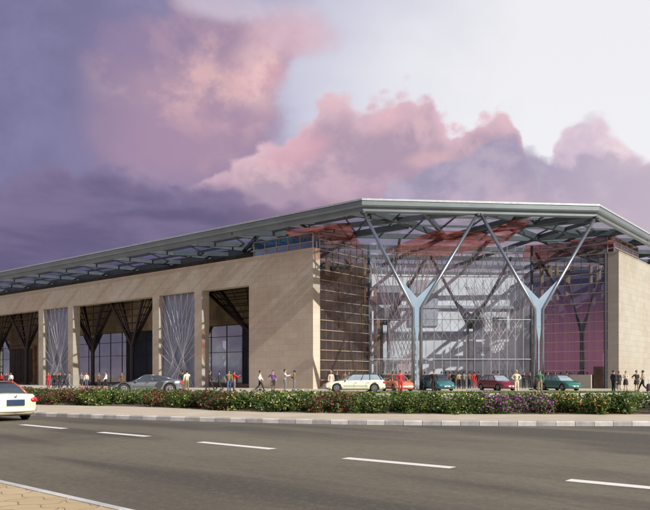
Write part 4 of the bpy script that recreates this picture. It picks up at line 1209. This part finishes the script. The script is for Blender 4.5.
bd = MB(); bd.ball((-2.37, 0, .90), .02, .055, .055, 10, 6); obj('badge', bd, M_rim, cream, True, local=True)
G_ = 'cars parked on the forecourt'
cp_top = [(-2.2, .84), (-2.0, .95), (-1.4, .93), (-.4, .84), (.8, .80), (1.4, .74), (2.0, .58), (2.2, .46)]
dirS = (-CD * .97 - CM * .20).normalized()
cS = car('low silver sports coupe with black side blade facing left behind the flower bed', 'car', (-12.5, 48.8, PZ), head(dirS), 4.45, 1.9, 1.25, cp_top, (.95, .15, -.65, -1.75), P_silver, P_silver, M_carglass, wheels=(.80, -.80), wr=.34, group=G_, fastback=True)
cS.scale = (1.1, 1.1, 1.1)
for sg in (1, -1):
    sb = MB(); sb.prism([(-.62, sg * .94, .34), (-.86, sg * .94, .34), (-1.05, sg * .93, .80), (-.70, sg * .93, .84), (-.48, sg * .935, .60)], (0, sg * .025, 0))
    obj('side_blade', sb, M_trim, cS, local=True)
wg_top = [(-2.4, .90), (-2.25, .98), (-1.5, .98), (0, .95), (.9, .92), (1.3, .88), (2.15, .76), (2.4, .60)]
cW = car('champagne estate car facing left in front of the glazed return', 'car', (2.35, 56.6, PZ), head(-CD), 4.85, 1.8, 1.46, wg_top, (1.05, .30, -1.95, -2.28), P_white, M_trim, M_carglassL, wheels=(.80, -.80), wr=.33, group=G_)
ht_top = [(-1.95, .80), (-1.85, .92), (-1.2, .95), (0, .92), (.8, .90), (1.1, .86), (1.75, .74), (1.95, .58)]
def hatch(label, x, D_, dirv, pm, group=G_, roof=None, lower=None, top=ht_top, Ln=3.95, gh=(.95, .25, -1.25, -1.75), gl=None):
    return car(label, 'car', (C(x, D_, 0).x, D_, PZ), head(dirv), Ln, 1.7, 1.42, top, gh, pm, roof, gl, wheels=(.80, -.80), wr=.30, group=group, lower_m=lower)
right_front = Vector((.26, -.965, 0))
hatch('orange hatchback with white bonnet half hidden behind the person in red', 397, 60.0, right_front, P_orange, roof=P_orange, lower=P_white)
hatch('teal hatchback parked right of the first Y column beside the man in black', 437.5, 62.0, right_front, P_teal)
hatch('maroon saloon parked between the two Y columns', 497, 62.5, Vector((.36, -.93, 0)), P_maroon, top=ht_top, Ln=4.1, gh=(.95, .25, -1.25, -1.75), gl=M_carglassL)
hatch('sea green hatchback parked right of the second Y column', 560, 62.5, Vector((.36, -.93, 0)), P_green, top=ht_top, Ln=4.0, gh=(.95, .25, -1.25, -1.75), gl=M_carglassL)

# ------------------------------------------------------------------ people
def skin_mat(n, c_): return plain(n, c_, .55, 0, .06)
SK = [skin_mat('skin_light', (.50, .30, .21)), skin_mat('skin_tan', (.36, .20, .13)), skin_mat('skin_brown', (.17, .09, .055))]
_cl = {}
def cloth(colr):
    k = tuple(colr)
    if k not in _cl: _cl[k] = plain('cloth', colr, .85, 0, .15, 6)
    return _cl[k]
H_dark = plain('hair_dark', (.015, .011, .009), .6); H_blond = plain('hair_blond', (.45, .30, .10), .6); H_brown = plain('hair_brown', (.06, .03, .015), .6)
M_bag = plain('leather_bag', (.07, .035, .02), .5)
BLACK, NAVY, RED, WHITE, OLIVE, JEANS, GREY, PURPLE, KHAKI, CREAM, GREEN, BROWN = (.02, .02, .024), (.025, .03, .06), (.48, .025, .035), (.66, .66, .63), (.16, .14, .06), (.06, .09, .17), (.16, .16, .17), (.14, .07, .22), (.33, .27, .16), (.66, .58, .45), (.06, .17, .10), (.15, .08, .045)

POSES = {}
def pose_mesh(kind, fem):
    """skeleton grown into one continuous skinned body; returns verts, faces, region of each face"""
    key = (kind, fem)
    if key in POSES: return POSES[key]
    st = 1 if 'walk' in kind else 0
    sw = .17 if fem else .21       # shoulder half width
    J = {}
    J['pel'] = (0, 0, .93); J['belly'] = (0, .01, 1.06); J['chest'] = (0, -.005, 1.27); J['neckb'] = (0, 0, 1.43); J['neck'] = (0, .012, 1.50)
    J['head0'] = (0, .02, 1.57); J['head1'] = (0, .02, 1.65); J['head2'] = (0, .005, 1.715)
    for sd_, sg in (('L', 1), ('R', -1)):
        f = st * sg * .27                      # leg swing
        J['hip' + sd_] = (sg * .09, 0, .90)
        if st:
            if sg > 0: J['kneL'] = (.10, .19, .53); J['ankL'] = (.10, .33, .11); J['toeL'] = (.11, .48, .07)
            else: J['kneR'] = (-.10, -.05, .49); J['ankR'] = (-.10, -.36, .18); J['toeR'] = (-.10, -.27, .05)
        else:
            w = .10 if kind != 'wide' else .17
            J['kne' + sd_] = (sg * w, .025, .50); J['ank' + sd_] = (sg * (w + .01), -.01, .09); J['toe' + sd_] = (sg * (w + .05), .15, .04)
        J['sho' + sd_] = (sg * sw, 0, 1.385)
        if kind == 'hip' or (kind == 'hip1' and sg > 0):
            J['elb' + sd_] = (sg * (sw + .20), -.08, 1.16); J['wri' + sd_] = (sg * .19, .06, 1.01)
        elif kind == 'point' and sg > 0:
            J['elb' + sd_] = (sg * (sw + .05), .20, 1.22); J['wri' + sd_] = (sg * (sw - .02), .42, 1.32)
        elif kind in ('fold',):
            J['elb' + sd_] = (sg * (sw + .06), .05, 1.12); J['wri' + sd_] = (sg * .03, .22, 1.17 + .03 * sg)
        elif st:
            J['elb' + sd_] = (sg * (sw + .05), -.14 * sg, 1.12); J['wri' + sd_] = (sg * (sw + .03), -.14 * sg + .14, .92)
        else:
            J['elb' + sd_] = (sg * (sw + .055), -.02, 1.11); J['wri' + sd_] = (sg * (sw + .05), .07, .87)
        wv, ev = Vector(J['wri' + sd_]), Vector(J['elb' + sd_]); dv = (wv - ev).normalized()
        J['pal' + sd_] = tuple(wv + dv * .085)
    rad = {'pel': (.145, .115), 'belly': (.125, .095), 'chest': (.165, .11), 'neckb': (.085, .075), 'neck': (.052, .052), 'head0': (.068, .082), 'head1': (.078, .098), 'head2': (.06, .075)}
    if fem: rad['belly'] = (.11, .085); rad['chest'] = (.14, .11); rad['pel'] = (.155, .12)
    for sd_ in 'LR':
        rad['hip' + sd_] = (.095, .10); rad['kne' + sd_] = (.058, .060); rad['ank' + sd_] = (.038, .042); rad['toe' + sd_] = (.040, .028)
        rad['sho' + sd_] = (.062, .062); rad['elb' + sd_] = (.043, .043); rad['wri' + sd_] = (.027, .024); rad['pal' + sd_] = (.040, .018)
    E = [('pel', 'belly', 't'), ('belly', 'chest', 't'), ('chest', 'neckb', 't'), ('neckb', 'neck', 'n'), ('neck', 'head0', 'h'), ('head0', 'head1', 'h'), ('head1', 'head2', 'h')]
    for s_ in 'LR':
        E += [('pel', 'hip' + s_, 'p'), ('hip' + s_, 'kne' + s_, 'th'), ('kne' + s_, 'ank' + s_, 'ca'), ('ank' + s_, 'toe' + s_, 'fo'),
              ('chest', 'sho' + s_, 't'), ('sho' + s_, 'elb' + s_, 'ua'), ('elb' + s_, 'wri' + s_, 'fa'), ('wri' + s_, 'pal' + s_, 'ha')]
    names = list(J); idx = {n_: i for i, n_ in enumerate(names)}
    me = bpy.data.meshes.new('pose'); me.from_pydata([J[n_] for n_ in names], [(idx[a], idx[b2]) for a, b2, _ in E], [])
    o = bpy.data.objects.new('pose', me); COL.objects.link(o)
    o.modifiers.new('s', 'SKIN')
    sv = me.skin_vertices[0].data
    for n_ in names:
        sv[idx[n_]].radius = rad[n_]; sv[idx[n_]].use_root = (n_ == 'pel')
    ss = o.modifiers.new('ss', 'SUBSURF'); ss.levels = 1; ss.render_levels = 1
    bpy.context.view_layer.update()
    dg = bpy.context.evaluated_depsgraph_get()
    m2 = bpy.data.meshes.new_from_object(o.evaluated_get(dg)); bpy.data.objects.remove(o)
    vs = [v.co.copy() for v in m2.vertices]; fs = [tuple(p_.vertices) for p_ in m2.polygons]
    segs = [(Vector(J[a]), Vector(J[b2]), r_) for a, b2, r_ in E]
    reg = []
    for f in fs:
        c0 = sum((vs[i] for i in f), Vector()) / len(f); best = None
        for a, b2, r_ in segs:
            ab = b2 - a; u = max(0, min(1, (c0 - a).dot(ab) / ab.length_squared)); dd_ = (c0 - (a + ab * u)).length
            if best is None or dd_ < best[0]: best = (dd_, r_)
        reg.append(best[1])
    norms = [v.normal.copy() for v in m2.vertices]
    # fingers, thumb, nose, ears appended to the body mesh
    ex = MB()
    for s_, sg in (('L', 1), ('R', -1)):
        p_, w_ = Vector(J['pal' + s_]), Vector(J['wri' + s_]); dv = (p_ - w_).normalized()
        side = dv.cross(Vector((sg, 0, 0))); side = side.normalized() if side.length > .1 else Vector((0, 1, 0))
        nrm = dv.cross(side).normalized()
        for k, ln in enumerate((.060, .070, .066, .052)):
            b0 = p_ + side * (.026 - .017 * k) + dv * .006
            ex.tube([b0, b0 + dv * ln * .5 + nrm * .006 * -sg, b0 + dv * ln * .92 + nrm * .02 * -sg], [.0085, .0080, .0055], 5)
        b0 = w_ + dv * .03 + side * .028; ex.tube([b0, b0 + side * .022 + dv * .025, b0 + side * .026 + dv * .052], [.010, .009, .006], 5)
        ex.ball((sg * .078, .012, 1.625), .012, .02, .03, 6, 5)
    ex.tube([(0, .108, 1.655), (0, .130, 1.622), (0, .112, 1.608)], [.006, .014, .008], 6)
    nb = len(vs); vs += ex.v; fs += [tuple(i + nb for i in f) for f in ex.f]; reg += ['x'] * len(ex.f); norms += [Vector((0, 0, 0))] * len(ex.v)
    POSES[key] = (vs, fs, reg, norms, J)
    return POSES[key]

def person(px, D_, facing, kind, shirt, lower, label, sleeves='long', low='trousers', fem=False, skin=1, hair=H_dark, hgt=1.0, group='people on the forecourt', bag=None, longhair=False):
    vs, fs, reg, norms, J = pose_mesh(kind, fem)
    P = C(px, D_, PZ) if not isinstance(px, Vector) else px
    root = empty('person', P, R(facing) ); root.scale = (hgt,) * 3
    tag(root, label, 'person', group)
    mb = MB(); mb.v = vs; mb.f = fs
    face = MB()
    body = obj('body', mb, SK[skin], root, True, local=True)
    for sg in (-1, 1): face.ball((sg * .032, .103, 1.648), .011, .007, .007, 6, 4)
    face.ball((0, .106, 1.578), .022, .006, .006, 6, 4)
    obj('eyes_and_mouth', face, M_trim, body, False, local=True)
    def part(name, regs, infl, mat_, zlo=-1, side=0):
        mp = {}; m3 = MB()
        for f, r_ in zip(fs, reg):
            if r_ in regs and min(vs[i].z for i in f) > zlo and side * sum(vs[i].x for i in f) >= 0:
                ff = []
                for i in f:
                    if i not in mp: mp[i] = len(m3.v); m3.v.append(vs[i] + norms[i] * infl)
                    ff.append(mp[i])
                m3.f.append(tuple(ff)); m3.mi.append(0)
        if m3.f: obj(name, m3, mat_, root, True, local=True)
    part('shirt', {'t', 'ua', 'fa'} if sleeves == 'long' else {'t', 'ua'}, .016, cloth(shirt))
    if low == 'trousers': part('trousers', {'p', 'th', 'ca'}, .020, cloth(lower))
    elif low == 'shorts': part('shorts', {'p', 'th'}, .026, cloth(lower))
    else:
        sk = MB(); zs = (1.0, .88, .70, .48 if low == 'skirt' else .60); rr = (.150, .185, .205, .225)
        n_ = 14; v_ = []
        for z, r_ in zip(zs, rr):
            for k in range(n_): a = 2 * math.pi * k / n_; v_.append((r_ * math.cos(a) * 1.02, r_ * .8 * math.sin(a), z))
        sk.add(v_, [(i * n_ + k, i * n_ + (k + 1) % n_, (i + 1) * n_ + (k + 1) % n_, (i + 1) * n_ + k) for i in range(3) for k in range(n_)])
        obj('skirt', sk, cloth(lower), root, True, local=True)
    part('shoe', {'fo'}, .012, M_trim, side=1)
    part('shoe', {'fo'}, .012, M_trim, side=-1)
    hm = MB()
    hm.ball((0, -.008, 1.668), .092, .112, .105, 12, 8)
    hm.v = [v if not (v.y > .045 and v.z < 1.70) else Vector((v.x, .045, max(v.z, 1.66))) for v in hm.v]
    if longhair: hm.ball((0, -.065, 1.56), .085, .05, .16, 10, 6)
    obj('hair', hm, hair, root, True, local=True)
    if low == 'trousers' and shirt != lower:
        bl = MB(); n_ = 12; rx, ry = (.150, .118) if not fem else (.142, .112); v_ = []
        for z in (.985, 1.015):
            for k in range(n_): a = 2 * math.pi * k / n_; v_.append((rx * math.cos(a), ry * math.sin(a), z))
        bl.add(v_, [(k, (k + 1) % n_, n_ + (k + 1) % n_, n_ + k) for k in range(n_)]); obj('belt', bl, M_bag, root, True, local=True)
    return root

random.seed(31)
F_CAM, F_AWAY, F_L, F_R = 180, 0, 90, -90     # local +Y is the way a person faces
fc = lambda x: x
people = [
 # px, D, facing, pose, shirt, lower, label, kwargs
 (1.5, 88, 150, 'stand', RED, BLACK, 'person in a red top at the far left edge behind the cream sedan', {}),
 (6, 87, 200, 'stand', BLACK, BLACK, 'person all in black behind the roof of the cream sedan', {}),
 (11, 88, 170, 'stand', WHITE, BLACK, 'person in a white shirt left of the timber door', {}),
 (48.5, 77, 160, 'hip1', RED, RED, 'person all in red beside the group in black, left of the bed', {}),
 (54, 77, 180, 'stand', BLACK, BLACK, 'person in black standing right beside the person in red at left', {}),
 (57.6, 79, 200, 'fold', NAVY, BLACK, 'person in navy in the middle of the dark group below the screen', {}),
 (60.4, 76, 170, 'stand', BLACK, NAVY, 'person in black with dark blue trousers at the right of the dark group', {}),
 (65, 77, 100, 'walk', BLACK, BLACK, 'person in black striding left behind the dark group', {}),
 (69.5, 77, 80, 'walk', GREY, GREY, 'person in grey walking left near the stone pier', dict(skin=0)),
 (81.5, 76, 190, 'stand', GREY, BLACK, 'woman in grey with black skirt in front of the long window', dict(fem=True, low='skirt', sleeves='short')),
 (86.5, 80, 180, 'stand', CREAM, JEANS, 'person in a cream top and jeans in front of the long window', dict(fem=True)),
 (99, 80, 200, 'stand', BROWN, BLACK, 'person in brown between the two tree columns', {}),
 (106, 70, 120, 'walk', WHITE, BLACK, 'man in white shirt and black trousers walking left of the silver coupe', dict(skin=0)),
 (122, 82, 170, 'stand', BROWN, BROWN, 'person in dark brown beside the tree column behind the silver coupe', {}),
 (182.5, 58, 20, 'stand', BLACK, BROWN, 'person in black standing at the tail of the silver coupe', {}),
 (187, 56.5, 30, 'point', CREAM, OLIVE, 'man in cream shirt and olive trousers at the tail of the silver coupe', dict(skin=0)),
 (210, 62, -80, 'walk', BLACK, BLACK, 'person in black striding right of the silver coupe', {}),
 (219.5, 63, 80, 'walk', NAVY, BLACK, 'person in navy walking left below the small window', {}),
 (229, 57, 190, 'walk', OLIVE, JEANS, 'man in olive shirt and blue jeans walking beside the woman in red top', {}),
 (234, 60, -60, 'point', RED, GREY, 'person in red top and grey trousers pointing right, below the small window', {}),
 (260, 59, -80, 'walk', WHITE, BLACK, 'person in white shirt and black trousers walking right along the blank wall', {}),
 (273, 57, 170, 'hip1', PURPLE, GREY, 'person in purple top and grey shorts in front of the blank wall', dict(low='shorts', sleeves='short', skin=0)),
 (285, 56, -90, 'point', WHITE, GREY, 'man in white shirt and grey trousers pointing towards the man in olive', dict(skin=0, hgt=1.04)),
 (294.5, 57, 90, 'fold', OLIVE, GREY, 'man in olive jacket at the end of the blank wall', {}),
 (331, 60, 180, 'stand', CREAM, CREAM, 'woman in cream dress behind the bonnet of the champagne estate car', dict(fem=True, hair=H_blond, low='skirt')),
 (337, 61, 180, 'stand', BLACK, BLACK, 'person in black behind the bonnet of the champagne estate car', {}),
 (345, 63, 200, 'stand', BROWN, BLACK, 'person in brown behind the windscreen of the champagne estate car', {}),
 (349, 64, 160, 'stand', BLACK, BLACK, 'person in black behind the roof of the champagne estate car', {}),
 (393.5, 66, 180, 'stand', BLACK, BLACK, 'person in black left of the first Y column behind the orange hatchback', {}),
 (400.5, 53, 190, 'hip1', RED, RED, 'person all in red standing in front of the orange hatchback', dict(hgt=.98)),
 (434, 53.5, 170, 'stand', BLACK, BLACK, 'man in black suit standing in front of the teal hatchback', {}),
 (516.5, 54, 180, 'hip', CREAM, CREAM, 'woman in cream with blond hair, hands on hips, in front of the maroon saloon', dict(fem=True, skin=0, hair=H_blond)),
 (540, 54.5, 160, 'hip1', GREEN, KHAKI, 'person in green top and khaki trousers in front of the second Y column', {}),
 (613.5, 56, -70, 'stand', NAVY, BLACK, 'man in dark suit in front of the pier left of the sunlit wall', dict(skin=0)),
 (618.8, 66, 180, 'stand', BLACK, BLACK, 'woman in black skirt half hidden behind the man in dark suit', dict(fem=True, low='skirt')),
 (625.7, 64, 150, 'fold', CREAM, BLACK, 'woman in cream top and black skirt before the sunlit wall', dict(fem=True, low='skirt', skin=0)),
 (636.5, 57, 190, 'hip1', BLACK, BLACK, 'woman in short black dress with hand on hip before the sunlit wall', dict(fem=True, low='mini', sleeves='short', skin=0)),
 (642.8, 58, 70, 'walk', KHAKI, BLACK, 'person in khaki top walking away beside the woman in short black dress', {}),
]
for px, D_, fa, kind, sh_, lo_, lab, kw in people:
    person(px, D_, fa, kind, sh_, lo_, lab, **kw)
# crowd at the entrance doors
crowd = [(383, BLACK, 'in black behind the orange hatchback at the doors'), (388, WHITE, 'in a white shirt behind the roof of the orange hatchback'), (406, NAVY, 'in navy between the person in red and the first Y column'),
 (409.5, BLACK, 'in black close against the left of the first Y column'), (425, BLACK, 'in black just right of the first Y column'), (441.5, BLACK, 'in black right of the teal hatchback, first of the door queue'),
 (445.5, GREY, 'in grey in the door queue, second from the teal hatchback'), (450, BROWN, 'in brown in the door queue, third from the teal hatchback'), (453.5, BLACK, 'in black with folded arms in the left half of the door queue'),
 (459, KHAKI, 'in khaki in the middle of the door queue'), (464, GREY, 'in grey jacket right of the person in khaki in the door queue'), (469.5, BROWN, 'in brown left of the person in red in the door queue'),
 (474.5, RED, 'all in red in the door queue at the inner column'), (478.5, BLACK, 'in black right of the person in red, end of the door queue'), (493, BLACK, 'in black behind the roof of the maroon saloon'),
 (498, BROWN, 'in brown behind the windscreen of the maroon saloon'), (524, NAVY, 'in navy right of the woman in cream, at the glass'), (530, BLACK, 'in black left of the second Y column'),
 (548, BROWN, 'in brown behind the roof of the sea green hatchback'), (555, GREY, 'in grey behind the sea green hatchback'), (567, BLACK, 'in black right of the sea green hatchback roof, by the low wall')]
for i, (px, cl, lab) in enumerate(crowd):
    kd = ['stand', 'fold', 'stand', 'walk', 'hip1'][i % 5] if 'folded' not in lab else 'fold'
    person(px, 70 + (i * 37 % 5) * .9, random.choice([0, 20, -30, 180, 160]), kd, cl, RED if cl == RED else BLACK, 'person ' + lab, group='people waiting at the entrance doors')
# suitcase at the right edge
c0 = C(649.5, 57, PZ)
root = empty('suitcase', c0); tag(root, 'dark suitcase standing at the right edge before the sunlit wall', 'suitcase')
mb = MB(); mb.ball((0, 0, .36), .26, .16, .33, 16, 10)
mb.v = [Vector((max(-.22, min(.22, v.x * 1.15)), max(-.13, min(.13, v.y * 1.2)), max(.06, min(.66, .36 + (v.z - .36) * 1.1)))) for v in mb.v]
obj('case', mb, plain('case_purple', (.05, .02, .05), .4), root, True, local=True)
mb = MB(); mb.tube([(-.1, 0, .62), (-.1, 0, .95), (.1, 0, .95), (.1, 0, .62)], .012, 6); obj('handle', mb, M_trim, root, local=True)
for sg in (-1, 1):
    mb = MB(); mb.tube([(sg * .15, -.05, .035), (sg * .15, .05, .035)], .035, 10); obj('wheel', mb, M_tyre, root, local=True)

# ------------------------------------------------------------------ render settings
scn.render.engine = 'CYCLES'
scn.cycles.max_bounces = 10
scn.cycles.transparent_max_bounces = 24
scn.cycles.diffuse_bounces = 3
scn.cycles.glossy_bounces = 4
scn.cycles.caustics_reflective = False
scn.cycles.caustics_refractive = False
